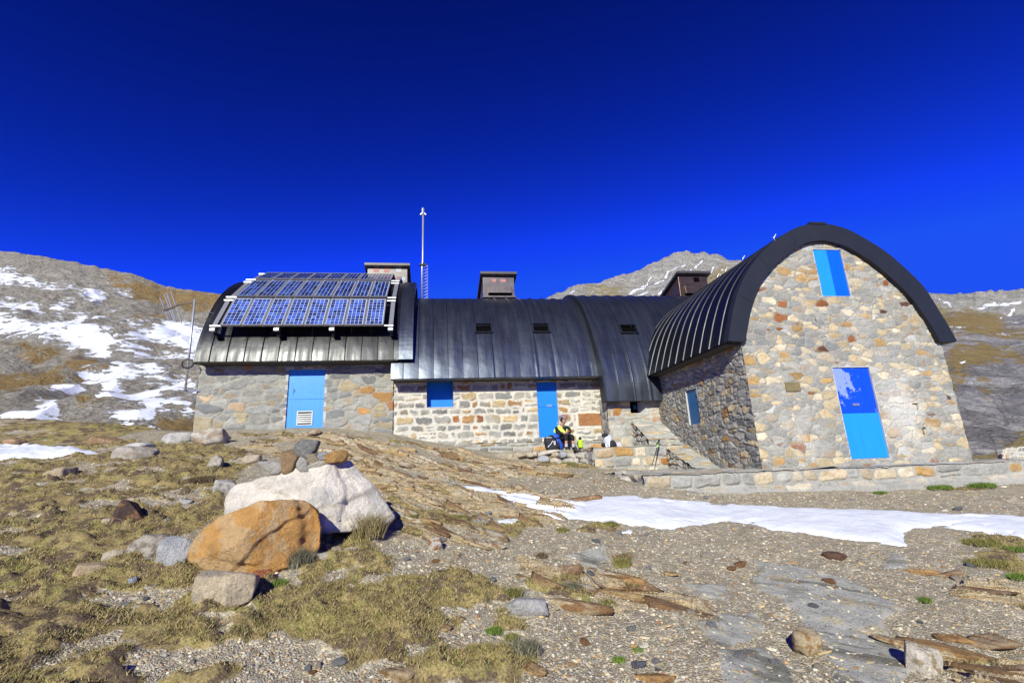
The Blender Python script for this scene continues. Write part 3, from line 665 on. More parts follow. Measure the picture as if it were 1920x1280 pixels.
# ------------------------------------------------------------------ snow lying on the ground
def m_snow():
    t = NT('old_snow'); v = t.coord()
    c = t.mix(t.rng(t.noise(t.coord((1, 2.2, 1)), 2.4, 6, .65), .45, .75), (.70, .72, .755), (.58, .60, .635))
    c = t.mix(t.rng(t.noise(v, 34, 4, .6), .70, .76), c, (.34, .29, .23))
    return t.done(c, .6, 0, t.bump(t.noise(v, 12, 6, .6), .5, .03), .3)
SNOW = m_snow()
def snow_patch(polys, x0, x1, y0, y1, res, thick, seed, name='snow_patch', follow=.45):
    xs = np.arange(x0, x1, res); ys = np.arange(y0, y1, res*.8); A, B = np.meshgrid(xs, ys); x = A.ravel(); y = B.ravel()
    w = .17*(.6+.4*sstep(5, 9, y)); wx = x+w*2*(fbm(x*2.6, y*4, seed, 5)-.5); wy = y+w*1.1*(fbm(x*2.6, y*4, seed+3, 5)-.5)
    sd = np.full(x.shape, -9.)
    for P in polys: sd = np.maximum(sd, poly_sd(wx, wy, poly_hit(P)))
    sd -= .5*sstep(.66, .74, fbm(x*1.6, y*5, seed+9, 4))*.35
    h = np.where(sd > 0, thick*(1-np.exp(-np.clip(sd, 0, 9)/.10)), sd*.8) - .018 + (fbm(x*1.5, y*2.5, seed+4, 4)-.5)*.03*sstep(0, .3, sd)
    zs = base_z(x, y) + follow*(gzat(x, y)-base_z(x, y))
    z = zs + h + .02
    ny, nx = A.shape; idx = np.arange(nx*ny).reshape(ny, nx)
    F = np.stack([idx[:-1, :-1], idx[:-1, 1:], idx[1:, 1:], idx[1:, :-1]], -1).reshape(-1, 4)
    keep = (sd[F] > -.06).any(1); F = F[keep]; u = np.unique(F); mp = np.zeros(nx*ny, int); mp[u] = np.arange(len(u))
    return mesh_np(name, np.stack([x, y, z], 1)[u], mp[F], SNOW, None, True)
SP = [(838, 911), (900, 912), (948, 925), (1000, 930), (1040, 938), (1100, 942), (1110, 931), (1200, 933), (1330, 942), (1500, 952), (1700, 961), (1980, 972), (2350, 985), (2300, 1010), (2150, 1030), (1980, 1014), (1900, 1006), (1800, 993), (1760, 990), (1710, 995), (1688, 1008), (1698, 1026), (1640, 1019), (1560, 1007), (1480, 999), (1420, 992), (1360, 978), (1320, 987), (1260, 989), (1180, 983), (1110, 975), (1060, 975), (1010, 979), (985, 972), (1010, 965), (1020, 958), (990, 948), (925, 937), (945, 930), (880, 922)]
tag(snow_patch([SP, [(935, 977), (985, 973), (980, 982), (945, 986)], [(1153, 998), (1186, 991), (1182, 1000)]], -1.2, 13, 5.2, 9.6, .028, .05, 301), kind='structure')
tag(snow_patch([[(-80, 840), (0, 841), (60, 841), (195, 848), (160, 854), (80, 860), (0, 865), (-80, 868)]], -17, -5.0, 8.5, 16.5, .05, .11, 311, follow=1.0), kind='structure')

# ------------------------------------------------------------------ the hut
hut = empty('mountain_hut', (0, 15.1, .4))
tag(hut, 'stone mountain refuge with dark barrel vaulted metal roofs and bright blue doors and shutters', 'hut')

PL = [(14.5, 3.19), (14.55, 3.53), (14.70, 4.01), (14.955, 4.52), (15.18, 4.94), (15.51, 5.39), (15.83, 5.74), (16.23, 6.09), (16.68, 6.40), (17.08, 6.63), (17.5, 6.80), (17.9, 6.88), (18.2, 6.90)]
PM = [(14.5, 2.607), (14.62, 3.15), (14.85, 3.75), (15.10, 4.25), (15.40, 4.75), (15.75, 5.20), (16.1, 5.54), (16.6, 5.88), (17.1, 6.06), (17.6, 6.17), (18.0, 6.19)]
PR = [(14.1, 1.764), (14.153, 2.521), (14.398, 3.349), (14.735, 4.05), (15.035, 4.595), (15.42, 5.134), (15.76, 5.503), (16.324, 5.88), (16.8, 6.09), (17.3, 6.235), (17.7, 6.29), (18.0, 6.30)]
PW = [(6.572, 2.521), (6.658, 2.789), (6.756, 3.084), (6.864, 3.36), (7.025, 3.725), (7.25, 4.087), (7.556, 4.456), (7.852, 4.743), (8.201, 5.01), (8.577, 5.246), (8.923, 5.398), (9.25, 5.475), (9.5, 5.505), (9.80, 5.465), (10.186, 5.352), (10.453, 5.217), (10.827, 4.968), (11.146, 4.72), (11.405, 4.458), (11.654, 4.172), (11.851, 3.9), (11.959, 3.707), (12.112, 3.299), (12.243, 2.921), (12.378, 2.48)]
PI = [(6.985, 2.505), (7.102, 2.835), (7.26, 3.24), (7.404, 3.556), (7.584, 3.853), (7.81, 4.118), (8.097, 4.413), (8.368, 4.61), (8.73, 4.85), (9.048, 4.988), (9.324, 5.038), (9.54, 5.048), (9.75, 5.0), (10.051, 4.9), (10.337, 4.746), (10.654, 4.5), (10.955, 4.203), (11.251, 3.895), (11.48, 3.551), (11.657, 3.222), (11.817, 2.847), (11.921, 2.478)]
def mirror(P):
    yc = P[-1][0]; return P + [(2*yc-a, b) for a, b in reversed(P[:-1])]
def smooth_poly(P, n):
    P = np.array(P, float)
    for _ in range(2):      # Chaikin
        Q = [P[0]]
        for a, b in zip(P[:-1], P[1:]): Q += [a*.75+b*.25, a*.25+b*.75]
        Q.append(P[-1]); P = np.array(Q)
    L_ = np.concatenate([[0], np.cumsum(np.linalg.norm(np.diff(P, axis=0), axis=1))])
    s = np.linspace(0, L_[-1], n); return np.stack([np.interp(s, L_, P[:, 0]), np.interp(s, L_, P[:, 1])], 1), s

def vault(name, prof, axis, s0, s1, pitch, thick, mat, seed, parent=hut, holes=(), off=0.0, n=110, seam_h=.034, seam_w=.018, matin=SOFFIT):
    P, arc = smooth_poly(prof, n)
    T = np.gradient(P, axis=0); T /= np.linalg.norm(T, axis=1)[:, None]; N = np.stack([-T[:, 1], T[:, 0]], 1)
    if N[n//2, 1] < 0: N = -N
    Vs = []; Fs = []; nv = 0
    def pt(s, q):  # q (m,2)
        s = np.full(len(q), s) if np.isscalar(s) else s
        return np.stack([s, q[:, 0], q[:, 1]], 1) if axis == 'X' else np.stack([q[:, 0], s, q[:, 1]], 1)
    def grid(cols, flip=False, skip=None):
        nonlocal nv
        m = len(cols); V = np.concatenate(cols); k = len(cols[0]); idx = np.arange(m*k).reshape(m, k)
        F = np.stack([idx[:-1, :-1], idx[1:, :-1], idx[1:, 1:], idx[:-1, 1:]], -1)
        if skip is not None: F = F[~skip]
        F = F.reshape(-1, 4)
        if flip: F = F[:, ::-1]
        Vs.append(V); Fs.append(F+nv); nv += len(V)
    fl = (axis == 'Y')
    seams = list(np.arange(s0+off, s1+.001, pitch)) if pitch else []
    seams = [s for s in seams if s0+.03 < s < s1-.03]
    cuts = sorted(set(seams+[s0, s1]+[h[0] for h in holes]+[h[1] for h in holes]))
    rs = np.random.RandomState(seed)
    for a, b in zip(cuts[:-1], cuts[1:]):
        cols = []; tl = rs.uniform(-.007, .007); w = np.linspace(0, 1, 6)
        for t in w:
            s = a+(b-a)*t
            d = tl*(t-.5)*2 + .006*math.sin(math.pi*t)*rs.uniform(.6, 1.4) + .012*(fbm(s*1.1+seed+0*arc, arc*1.1, seed, 2)-.5)+.004*(fbm(s*3+0*arc, arc*3, seed+5, 2)-.5)
            cols.append(pt(s, P+N*d[:, None]))
        skip = None
        for h in holes:
            if a >= h[0]-1e-6 and b <= h[1]+1e-6:
                mz = (P[:-1, 1]+P[1:, 1])/2
                k = (mz > h[2]) & (mz < h[3]) & (P[:-1, 0] < P[n//2, 0])
                skip = np.tile(k, (5, 1))
        grid(cols, fl, skip)
    for s in seams:
        hole = None
        for h in holes:
            if h[0] < s < h[1]: hole = h
        q0 = P-N*.01; q1 = P+N*seam_h
        rngs = [(0, n)]
        if hole:
            inside = np.where((P[:, 1] > hole[2]) & (P[:, 1] < hole[3]) & (P[:, 0] < P[n//2, 0]))[0]
            rngs = [(0, inside[0]+1), (inside[-1], n)]
        for i, j in rngs:
            w = seam_w/2; grid([pt(s-w, q0[i:j]), pt(s-w*.8, q1[i:j]), pt(s+w*.8, q1[i:j]), pt(s+w, q0[i:j])], fl)
    # underside and edges
    qi = P-N*thick
    if thick > .2: qi[:, 1] = np.where(np.arange(n) < 6, P[0, 1]+.01, qi[:, 1]); qi[-6:, 1] = P[-1, 1]+.01
    grid([pt(s0, qi), pt(s1, qi)], not fl)
    for s, f in ((s0, True), (s1, False)): grid([pt(s, P), pt(s, qi)], (f != fl) if False else (f ^ fl))
    for k in (0, n-1):
        a = P[k:k+1]; b = qi[k:k+1]
        grid([np.concatenate([pt(s0, a), pt(s0, b)]), np.concatenate([pt(s1, a), pt(s1, b)])], (k == 0) ^ fl)
    o = mesh_np(name, np.concatenate(Vs), np.concatenate(Fs), mat, parent, True)
    return o, P, N

def yat(prof, z):
    p = np.array(prof); return float(np.interp(z, p[:, 1], p[:, 0]))
XL0 = -6.83
def win(prof, off, x0, x1, yt, yb):
    """a skylight seen between four pixel edges, on a vault profile"""
    best = None
    for z in np.linspace(prof[0][1], prof[-1][1], 400):
        Y = yat(prof, z); p = onY((x0+x1)/2, yt, Y)
        if best is None or abs(p[2]-z) < best[0]: best = (abs(p[2]-z), z, Y)
    zt, Yt = best[1], best[2]
    best = None
    for z in np.linspace(prof[0][1], prof[-1][1], 400):
        Y = yat(prof, z); p = onY((x0+x1)/2, yb, Y)
        if best is None or abs(p[2]-z) < best[0]: best = (abs(p[2]-z), z, Y)
    zb, Yb = best[1], best[2]
    return (onY(x0, yb, Yb)[0], onY(x1, yb, Yb)[0], zb, zt, Yb, Yt)
W1 = win(PM, 0, 893, 922, 609, 625); W2 = win(PM, 0, 1001, 1030, 609, 624); W3 = win(PR, 0, 1166, 1195, 611, 626)
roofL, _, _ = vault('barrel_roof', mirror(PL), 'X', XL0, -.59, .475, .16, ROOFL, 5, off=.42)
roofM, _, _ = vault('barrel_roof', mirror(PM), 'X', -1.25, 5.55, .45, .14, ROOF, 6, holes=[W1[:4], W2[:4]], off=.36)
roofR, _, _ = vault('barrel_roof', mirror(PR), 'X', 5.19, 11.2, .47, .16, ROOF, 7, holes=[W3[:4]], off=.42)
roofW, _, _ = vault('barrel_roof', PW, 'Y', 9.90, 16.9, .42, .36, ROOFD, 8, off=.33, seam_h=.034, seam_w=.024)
# smooth flashing panel along the right edge of the left vault, and the raised rib beside the right vault
mb_ = MB(); P_, _s = smooth_poly(PL, 40)
for i in range(39):
    a, b = P_[i], P_[i+1]
    t = (b-a)/np.linalg.norm(b-a); nn = np.array((-t[1], t[0]))
    q = [(x, p[0]+nn[0]*h, p[1]+nn[1]*h) for h in (.0, .05) for x, p in ((-1.02, a), (-.60, a), (-.60, b), (-1.02, b))]
    mb_.hexa(q[:4], q[4:])
mb_.build('edge_flashing', ROOF, roofL)
mb_ = MB(); P_, _s = smooth_poly(PR, 40)
for i in range(39):
    a, b = P_[i], P_[i+1]
    t = (b-a)/np.linalg.norm(b-a); nn = np.array((-t[1], t[0]))
    q = [(x, p[0]+nn[0]*h, p[1]+nn[1]*h) for h in (-.30, .045) for x, p in ((5.13, a), (5.188, a), (5.188, b), (5.13, b))]
    mb_.hexa(q[:4], q[4:])
mb_.build('edge_rib', RIM, roofR)
for par, (a, b, zb, zt, Yb, Yt) in ((roofM, W1), (roofM, W2), (roofR, W3)):
    m = MB(); dY = .10; m.hexa([(a-.02, Yb+.03, zb-.03), (b+.02, Yb+.03, zb-.03), (b+.02, Yt+.05, zt+.03), (a-.02, Yt+.05, zt+.03)], [(a-.02, Yb+dY, zb-.06), (b+.02, Yb+dY, zb-.06), (b+.02, Yt+dY+.02, zt), (a-.02, Yt+dY+.02, zt)])
    w = m.build('roof_window', DARK, par)
    f = MB()
    dn = np.array((0, -.045, .03)); A, B, C_, D_ = [np.array(q)+dn for q in ((a-.02, Yb, zb), (b+.02, Yb, zb), (b+.02, Yt, zt), (a-.02, Yt, zt))]
    for p, q in ((A, B), (B, C_), (C_, D_), (D_, A)): f.bar(p, q, .035, .05, (0, -.8, .6))
    f.build('window_flashing', ROOF, par)

# fascia of the gable arch, in overlapping panels
Po, _ = smooth_poly(PW, 151); Pi, _ = smooth_poly(PI, 151)
m = MB()
cutk = list(range(0, 151, 10)); cutk[-1] = 150
for q, (a, b) in enumerate(zip(cutk[:-1], cutk[1:])):
    y = 9.872 + .006*(q % 2); 
    for k in range(a, b):
        O1, O2, I1, I2 = Po[k], Po[k+1], Pi[k], Pi[k+1]
        m.hexa([(O1[0], y, O1[1]+.012), (I1[0], y, I1[1]), (I2[0], y, I2[1]), (O2[0], y, O2[1]+.012)], [(O1[0], 10.06, O1[1]+.012), (I1[0], 10.06, I1[1]), (I2[0], 10.06, I2[1]), (O2[0], 10.06, O2[1]+.012)])
apex = Po[75]
m.box((9.42, 9.92, 5.50), (.42, .115, .06)); 
m.build('arch_fascia', RIM, hut)
for x, y, yy in ((1454, 445, 10.2), (1396, 488, 11.6), (1348, 520, 13.0), (1362, 502, 12.2)):
    # little snow guard hooks standing on the wing roof
    p = onY(x, y+8, yy); x_ = p[0]; z_ = np.interp(x_, [q[0] for q in PW], [q[1] for q in PW])
    MB().tube([(x_, yy, z_-.02), (x_-.04, yy-.01, z_+.05), (x_-.01, yy, z_+.09), (x_+.05, yy, z_+.17)], .011, 6).build('snow_guard', m_simple('bright_metal_hook', (.7, .7, .7), .4, .6), hut)

# --- walls
def rect(Y, tl, tr, bl, br):
    a, b, c, d = [onY(*p, Y) for p in (tl, tr, bl, br)]
    return ((a[0]+c[0])/2, (b[0]+d[0])/2, (c[2]+d[2])/2, (a[2]+b[2])/2)
def joinery(name, r, Y, mats, split, recess, parent=hut, axis='Y', frame=.05, frame_mat=CONC, label=None, handle=None, grille=None, vertical=False, fdepth=.11):
    """a door or shutter set in its opening: leaves, frame, and what is fixed to it"""
    u0, u1, v0, v1 = r
    def P(u, d, v): return (u, Y+d, v) if axis == 'Y' else (Y+d, u, v)
    def slab(m, a, b, c, e, d0, d1): m.hexa([P(a, d0, c), P(b, d0, c), P(b, d0, e), P(a, d0, e)], [P(a, d1, c), P(b, d1, c), P(b, d1, e), P(a, d1, e)])
    g = .006
    root = None
    bits = []
    if split is None: bits = [(u0+g, u1-g, v0+g, v1-g)]
    elif vertical: bits = [(u0+g, split-g/2, v0+g, v1-g), (split+g/2, u1-g, v0+g, v1-g)]
    else: bits = [(u0+g, u1-g, v0+g, split-g/2), (u0+g, u1-g, split+g/2, v1-g)]
    bk = MB(); slab(bk, u0-.02, u1+.02, v0-.02, v1+.02, recess+.045, recess+.09); root = bk.build(name, DARK, parent)
    if label: root['label'] = label
    for q, bt in enumerate(bits):
        m = MB(); slab(m, *bt, recess+(0.0 if q == 0 else .004), recess+.04); m.build('leaf', mats[min(q, len(mats)-1)], root, bevel=.004)
    if frame:
        m = MB(); f0, f1 = -.012, fdepth
        slab(m, u0-frame, u0, v0-frame*.6, v1+frame, f0, f1); slab(m, u1, u1+frame, v0-frame*.6, v1+frame, f0, f1)
        slab(m, u0, u1, v1, v1+frame, f0-.002, f1); slab(m, u0, u1, v0-frame*.6, v0, f0-.002, f1)
        m.build('frame', frame_mat, root)
    if handle:
        m = MB(); hu, hv, ht = handle
        if ht == 'ring': m.tube([P(hu, recess-.015, hv+.05), P(hu+.02, recess-.04, hv+.04), P(hu+.02, recess-.04, hv-.04), P(hu, recess-.015, hv-.05)], .008, 6); m.box(P(hu-.01, recess-.006, hv-.10), (.02, .012, .03))
        else: m.box(P(hu, recess-.012, hv+.016), (.16, .02, .018)); m.box(P(hu, recess-.01, hv-.012), (.16, .016, .018))
        m.build('handle', STEEL_D if ht == 'ring' else GALV, root)
    if grille:
        a, b, c, e = grille
        m = MB(); w = .03
        for s in ((a, b, c, c+w), (a, b, e-w, e), (a, a+w, c+w, e-w), (b-w, b, c+w, e-w)): slab(m, *s, recess-.02, recess-.001)
        k = 6
        for i in range(1, k):
            z = c+w+(e-c-2*w)*i/k; m.hexa([P(a+w, recess-.016, z-.016), P(b-w, recess-.016, z-.016), P(b-w, recess-.006, z+.012), P(a+w, recess-.006, z+.012)], [P(a+w, recess-.012, z-.016), P(b-w, recess-.012, z-.016), P(b-w, recess-.003, z+.016), P(a+w, recess-.003, z+.016)])
        gr = m.build('louvre', ALU, root)
        m = MB(); slab(m, a+w, b-w, c+w, e-w, recess-.0035, recess-.0015); m.build('louvre_void', DARK, root)
    return root
YL, YM, YRW = 15.05, 15.10, 14.45
dL = rect(YL, (541.5, 692), (610, 692), (534.5, 812), (605, 812)); dM = rect(YM, (1004.5, 716), (1042.5, 716), (1012, 819.5), (1049.5, 819))
wM = rect(YM, (799.6, 706), (849.5, 706), (800.6, 763), (850, 763))
xl = onY(368, 750, YL)[0]; xs = onY(737, 750, YL)[0]
stone_wall('stone_wall', (0, YL, 0), (1, 0, 0), (0, 0, 1), (0, -1, 0), xl, xs, .7, 3.7, .024, dict(cw=.35, ch=.17, gap=.015, pal=P_LEFT, mortar=(.39, .38, .345), relief=.022, ju=.48, jv=.36, drop=.34, extra=.55, bevel=.016, warp=.06, wamp=1.3, chalk=.3), parent=hut, holes=[(dL[0], dL[1], dL[2]-.3, dL[3])], seed=11)
def mid_edit(u, v, col, dsp, bid):
    # one long rust coloured block right of the door
    a = onY(1083, 775, YM); b = onY(1134, 797, YM); cx, cz = (a[0]+b[0])/2, (a[2]+b[2])/2
    hx, hz = (b[0]-a[0])/2, (a[2]-b[2])/2
    n = .05*(fbm(u*5, v*5, 3, 3)-.5)
    d = np.maximum(np.abs(u-cx)/hx, np.abs(v-cz)/hz)+n*2
    k = sstep(1.03, .97, d)
    cc = np.array((.40, .19, .085))*(.7+.6*fbm(u*9, v*20, 5, 4))[:, None]
    col = col*(1-k[:, None])+cc*k[:, None]; ring = sstep(1.28, 1.2, d)*(1-k)
    col = col*(1-ring[:, None])+np.array((.74, .70, .63))*ring[:, None]
    return col, dsp*(1-np.maximum(k, ring))+k*(.02+.01*fbm(u*10, v*20, 7, 3))
stone_wall('stone_wall', (0, YM, 0), (1, 0, 0), (0, 0, 1), (0, -1, 0), xs+.002, 5.6, .30, 3.2, .021, dict(course=((.18, .33), (.22, .66), .10), gap=.016, pal=P_MID, mortar=(.68, .645, .58), relief=.026, warp=.055, bevel=.022, mrel=.012, chalk=.2, smear=1.1), parent=hut, holes=[dM, wM], seed=23, edits=mid_edit)
gD = (9.0885, 10.023, -.124, 1.913); gS = (9.24, 9.983, 3.645, 4.852); gSl = (12.145, 12.735, .897, 1.828)
Pin = np.array(PI); ctr = np.array((9.45, 2.4))
arch_poly = np.array([(6.955, -1.0)]+[tuple(p+(p-ctr)/np.linalg.norm(p-ctr)*.14) for p in Pin]+[(12.07, 2.3), (12.07, -1.0)])
arch_poly[1, 0] = 6.955
def in_arch(u, v): return (poly_sd(u, v, arch_poly) > 0)
def gable_edit(u, v, col, dsp, bid):
    # whitewashed repair right of the door, quoins, and a few voids
    w = sstep(.30, .62, fbm(u*2.2, v*2.2, 91, 4)+.30*np.exp(-((u-10.6)/.45)**2-((v-1.15)/.55)**2)-.05)*np.exp(-((u-10.65)/.75)**2-((v-.95)/.85)**2)*.8
    w = w + sstep(.45, .6, fbm(u*3, v*3, 95, 3))*np.exp(-((u-7.9)/.5)**2-((v-.35)/.45)**2)*.5
    w = np.clip(w, 0, .85)[:, None]
    col = col*(1-w)+np.array((.68, .67, .655))*w
    for x, z, a, b in ((11.02, .98, .035, .11), (10.98, 1.04, .11, .025), (11.02, .42, .03, .12), (11.07, .49, .09, .022), (8.93, 4.2, .02, .05), (8.02, 3.18, .02, .02), (8.95, 3.05, .018, .045), (9.0, 2.85, .02, .02), (10.05, 2.76, .015, .015), (10.6, 2.75, .015, .015)):
        k = (np.abs(u-x) < a*.62) & (np.abs(v-z) < b*.62); col[k] = (.012, .011, .01); dsp = np.where(k, -.03, dsp)
    return col, dsp
stone_wall('gable_wall', (0, 10.0, 0), (1, 0, 0), (0, 0, 1), (0, -1, 0), 6.955, 12.07, -.42, 5.25, .0135, dict(cw=.185, ch=.094, gap=.008, relief=.012, drop=.44, extra=.60, warp=.05, wamp=1.5, ju=.49, jv=.36, chalk=.7, mortar=(.385, .372, .345), bevel=.010), parent=hut, inside=in_arch, holes=[gD, gS], seed=37, edits=gable_edit)
stone_wall('side_wall', (6.97, 0, 0), (0, 1, 0), (0, 0, 1), (-1, 0, 0), 9.985, 14.9, -.5, 3.3, .017, dict(cw=.21, ch=.105, gap=.009, pal=P_SIDE, mortar=(.27, .265, .25), relief=.020, mrel=.010, drop=.30, extra=.5, bevel=.012, rough=.6, warp=.045, wamp=.8, chalk=.1), parent=hut, holes=[gSl], seed=41)
# outer end walls that the photograph only implies
def end_profile(P, z0, shrink):
    q = np.array(mirror(P)); c = np.array((q[:, 0].mean(), z0)); d = q-c; q = c+d*shrink
    return np.concatenate([[(q[0, 0], z0)], q, [(q[-1, 0], z0)]])
EP = end_profile(PL, .2, .965)
stone_wall('end_wall', (xl+.0, 0, 0), (0, 1, 0), (0, 0, 1), (-1, 0, 0), 14.6, 21.9, .2, 6.8, .06, dict(cw=.42, ch=.27, gap=.022, pal=P_LEFT, mortar=(.47, .44, .38), relief=.03), parent=hut, inside=lambda u, v: (poly_sd(u, v, EP) > 0) & (u > YL), seed=43)
stone_wall('side_wall', (12.07, 0, 0), (0, 1, 0), (0, 0, 1), (1, 0, 0), 9.99, 17, -.5, 2.9, .05, dict(cw=.3, ch=.2), parent=hut, seed=44)
m = MB(); m.box((3, 21.0, 2.2), (18, .4, 4.4)); m.build('rear_wall', CONC, hut)
# soffits between wall heads and eaves
m = MB(); m.box((-3.9, 14.78, 3.19), (5.7, .52, .05)); m.box((2.0, 14.80, 2.62), (6.4, .56, .05)); m.box((6.0, 14.27, 1.80), (1.55, .32, .05)); m.box((6.79, 12.0, 2.50), (.34, 3.9, .04))
m.build('eaves_soffit', SOFFIT, hut)

joinery('door', dL, YL, [BLUE_PALE, BLUE_PALE], onY(570, 748, YL)[2], .035, frame=.075, label='blue two-part metal door with a louvre vent at its foot', handle=(dL[0]+.16, onY(550, 731, YL)[2], 'ring'),
        grille=(onY(555, 795, YL)[0], onY(585, 795, YL)[0], onY(570, 797, YL)[2], onY(570, 770, YL)[2]))
joinery('door', dM, YM, [BLUE_SCUFF, BLUE], onY(1028, 762, YM)[2], .03, frame=.06, label='narrow blue door with scuffed paint behind the seated hiker', handle=(dM[0]+.38, onY(1028, 761, YM)[2]+.01, 'bar'))
joinery('window_shutter', wM, YM, [BLUE_CHIP], None, .33, frame=.06, label='chipped blue shutter set deep under the eaves', fdepth=.40)
joinery('door', gD, 10.0, [BLUE_LIGHT, BLUE_PEEL], .872, .012, frame=.022, label='tall two-part gable door, peeling cobalt above and sky blue below', handle=(9.09+.40, 1.06, 'bar'), fdepth=.07)
joinery('window_shutter', gS, 10.0, [BLUE_LIGHT, BLUE_DEEP], 9.612, .004, frame=.02, vertical=True, label='pair of blue shutters high in the gable', fdepth=.07)
joinery('window_shutter', gSl, 6.97, [BLUE_DK], None, .03, axis='X', frame=.016, label='blue shutter in the shaded side wall, colour darkened for grazing light', fdepth=.09)
m = MB(); c = onY(1485, 725, 9.97); m.box((8.01, 9.972, 1.488), (.35, .02, .2)); m.build('plaque', m_simple('aged_brass_plaque', (.24, .19, .085), .6, .3), hut, bevel=.004)

# masonry under the right vault with its splayed little window, and the sloping parapets down to the terrace
nW = (onY(1181, 760, YRW)[0], onY(1209, 760, YRW)[0], onY(1195, 774, YRW)[2], 1.78)
stone_wall('stone_wall', (0, YRW, 0), (1, 0, 0), (0, 0, 1), (0, -1, 0), 5.30, 6.98, -.4, 1.85, .02, dict(course=((.24, .36), (.3, .7), .1), gap=.006, pal=P_TERR, mortar=(.46, .45, .43), relief=.018, chalk=1.4), parent=hut, holes=[nW], seed=51)
stone_wall('stone_wall', (5.30, 0, 0), (0, 1, 0), (0, 0, 1), (-1, 0, 0), YRW, 15.2, -.2, 1.9, .03, dict(cw=.4, ch=.25, gap=.02, pal=P_MID, mortar=(.5, .48, .44)), parent=hut, seed=52)
bk = MB(); bk.box(((nW[0]+nW[1])/2, YRW+.30, (nW[2]+nW[3])/2), (nW[1]-nW[0]+.3, .04, nW[3]-nW[2]+.3)); wn_ = bk.build('small_window', DARK, hut)
mm = MB(); mm.hexa([(nW[0], YRW-.005, nW[2]-.03), (nW[1]+.06, YRW-.005, nW[2]-.03), (nW[1]+.06, YRW+.3, nW[2]), (nW[0], YRW+.3, nW[2])], [(nW[0], YRW-.005, nW[2]), (nW[1]+.06, YRW-.005, nW[2]), (nW[1]+.06, YRW+.3, nW[2]+.03), (nW[0], YRW+.3, nW[2]+.03)])
mm.hexa([(nW[1], YRW-.003, nW[2]), (nW[1]+.05, YRW-.003, nW[2]), (nW[1]+.05, YRW+.3, nW[2]), (nW[1]-.13, YRW+.3, nW[2])], [(nW[1], YRW-.003, nW[3]), (nW[1]+.05, YRW-.003, nW[3]), (nW[1]+.05, YRW+.3, nW[3]), (nW[1]-.13, YRW+.3, nW[3])])
mm.build('reveal', CONC, wn_)
c = onY(1190, 763, YRW+.24); MB().box(c, (.10, .03, .14)).build('blue_frame', BLUE_DK, wn_)

# --- chimneys
def chimney(xl_, xr_, yt, yb, Y, body, style, seed, depth=1.5):
    a = onY(xl_, yt, Y); b = onY(xr_, yt, Y); z1 = (a[2]+b[2])/2; z0 = onY((xl_+xr_)/2, yb, Y)[2]; x0, x1 = a[0], b[0]; w = x1-x0; h = z1-z0
    m = MB(); m.hexa([(x0, Y, z0-.9), (x1, Y, z0-.9), (x1, Y+depth, z0-.9), (x0, Y+depth, z0-.9)], [(x0, Y, z1), (x1, Y, z1), (x1, Y+depth, z1-.42), (x0, Y+depth, z1-.42)])
    root = m.build('chimney', body, hut, bevel=.012)
    m = MB(); o = .10; o2 = .16
    top = lambda y: z1+.015-.28*(y-Y)
    m.hexa([(x0-o, Y-o2, top(Y-o2)), (x1+o, Y-o2, top(Y-o2)), (x1+o, Y+depth+.3, top(Y+depth+.3)), (x0-o, Y+depth+.3, top(Y+depth+.3))], [(x0-o, Y-o2, top(Y-o2)+.10), (x1+o, Y-o2, top(Y-o2)+.10), (x1+o, Y+depth+.3, top(Y+depth+.3)+.10), (x0-o, Y+depth+.3, top(Y+depth+.3)+.10)])
    m.build('chimney_cap', CAP if style != 1 else m_simple('light_cap_metal', (.11, .10, .092), .5, .5, .3, 6), root, bevel=.006)
    if style in (2, 3):
        m = MB(); zz0 = z0+.16*h; zz1 = z0+.54*h; p0, p1 = x0+.16*w, x0+.90*w
        m.hexa([(p0, Y-.10, zz0+.05), (p1, Y-.10, zz0+.05), (p1, Y-.085, zz0+.05), (p0, Y-.085, zz0+.05)], [(p0, Y-.06, zz1), (p1, Y-.06, zz1), (p1, Y-.001, zz1+.01), (p0, Y-.001, zz1+.01)])
        m.build('vent_hood', CHIM if style == 2 else CHIMB, root, bevel=.004)
        m = MB(); m.box(((p0+p1)/2, Y-.006, zz0), (p1-p0, .014, .13)); m.build('vent_slot', DARK, root)
        m = MB(); m.box(((x0+x1)/2, Y-.05, z0+.03), (w+.06, .14, .07)); m.build('base_flashing', CHIM if style == 2 else CHIMB, root, bevel=.01)
    if style == 2:
        for q, mt in ((.36, STICK), (.65, STICK)):
            MB().box((x0+q*w, Y-.004, z0+.82*h), (.12*w+.05*w*(q > .5), .008, .14*h)).build('sticker', mt, root)
    if style == 1:
        for q, r_, mt in ((.22, .88, STICK), (.48, .88, STICK), (.78, .88, STICKG), (.70, .42, STICK), (.88, .40, STICKG)):
            MB().box((x0+q*w, Y-.004, z0+r_*h), (.13*w, .008, .20*h)).build('sticker', mt, root)
    if style == 3:
        MB().box((x0+.62*w, Y-.004, z0+.84*h), (.19*w, .01, .20*h)).build('vent_opening', DARK, root)
        MB().box((x0+.35*w, Y+.25, z1+.12), (.34*w, .5, .12)).build('chimney_lid', CHIMB, root, bevel=.008)
    return root
chimney(689, 764, 503, 536, 17.7, CHIML, 1, 1, 1.2)
chimney(905, 963.5, 519, 559, 17.3, CHIM, 2, 2)
chimney(1271, 1325, 517.5, 560, 17.2, CHIMB, 3, 3)

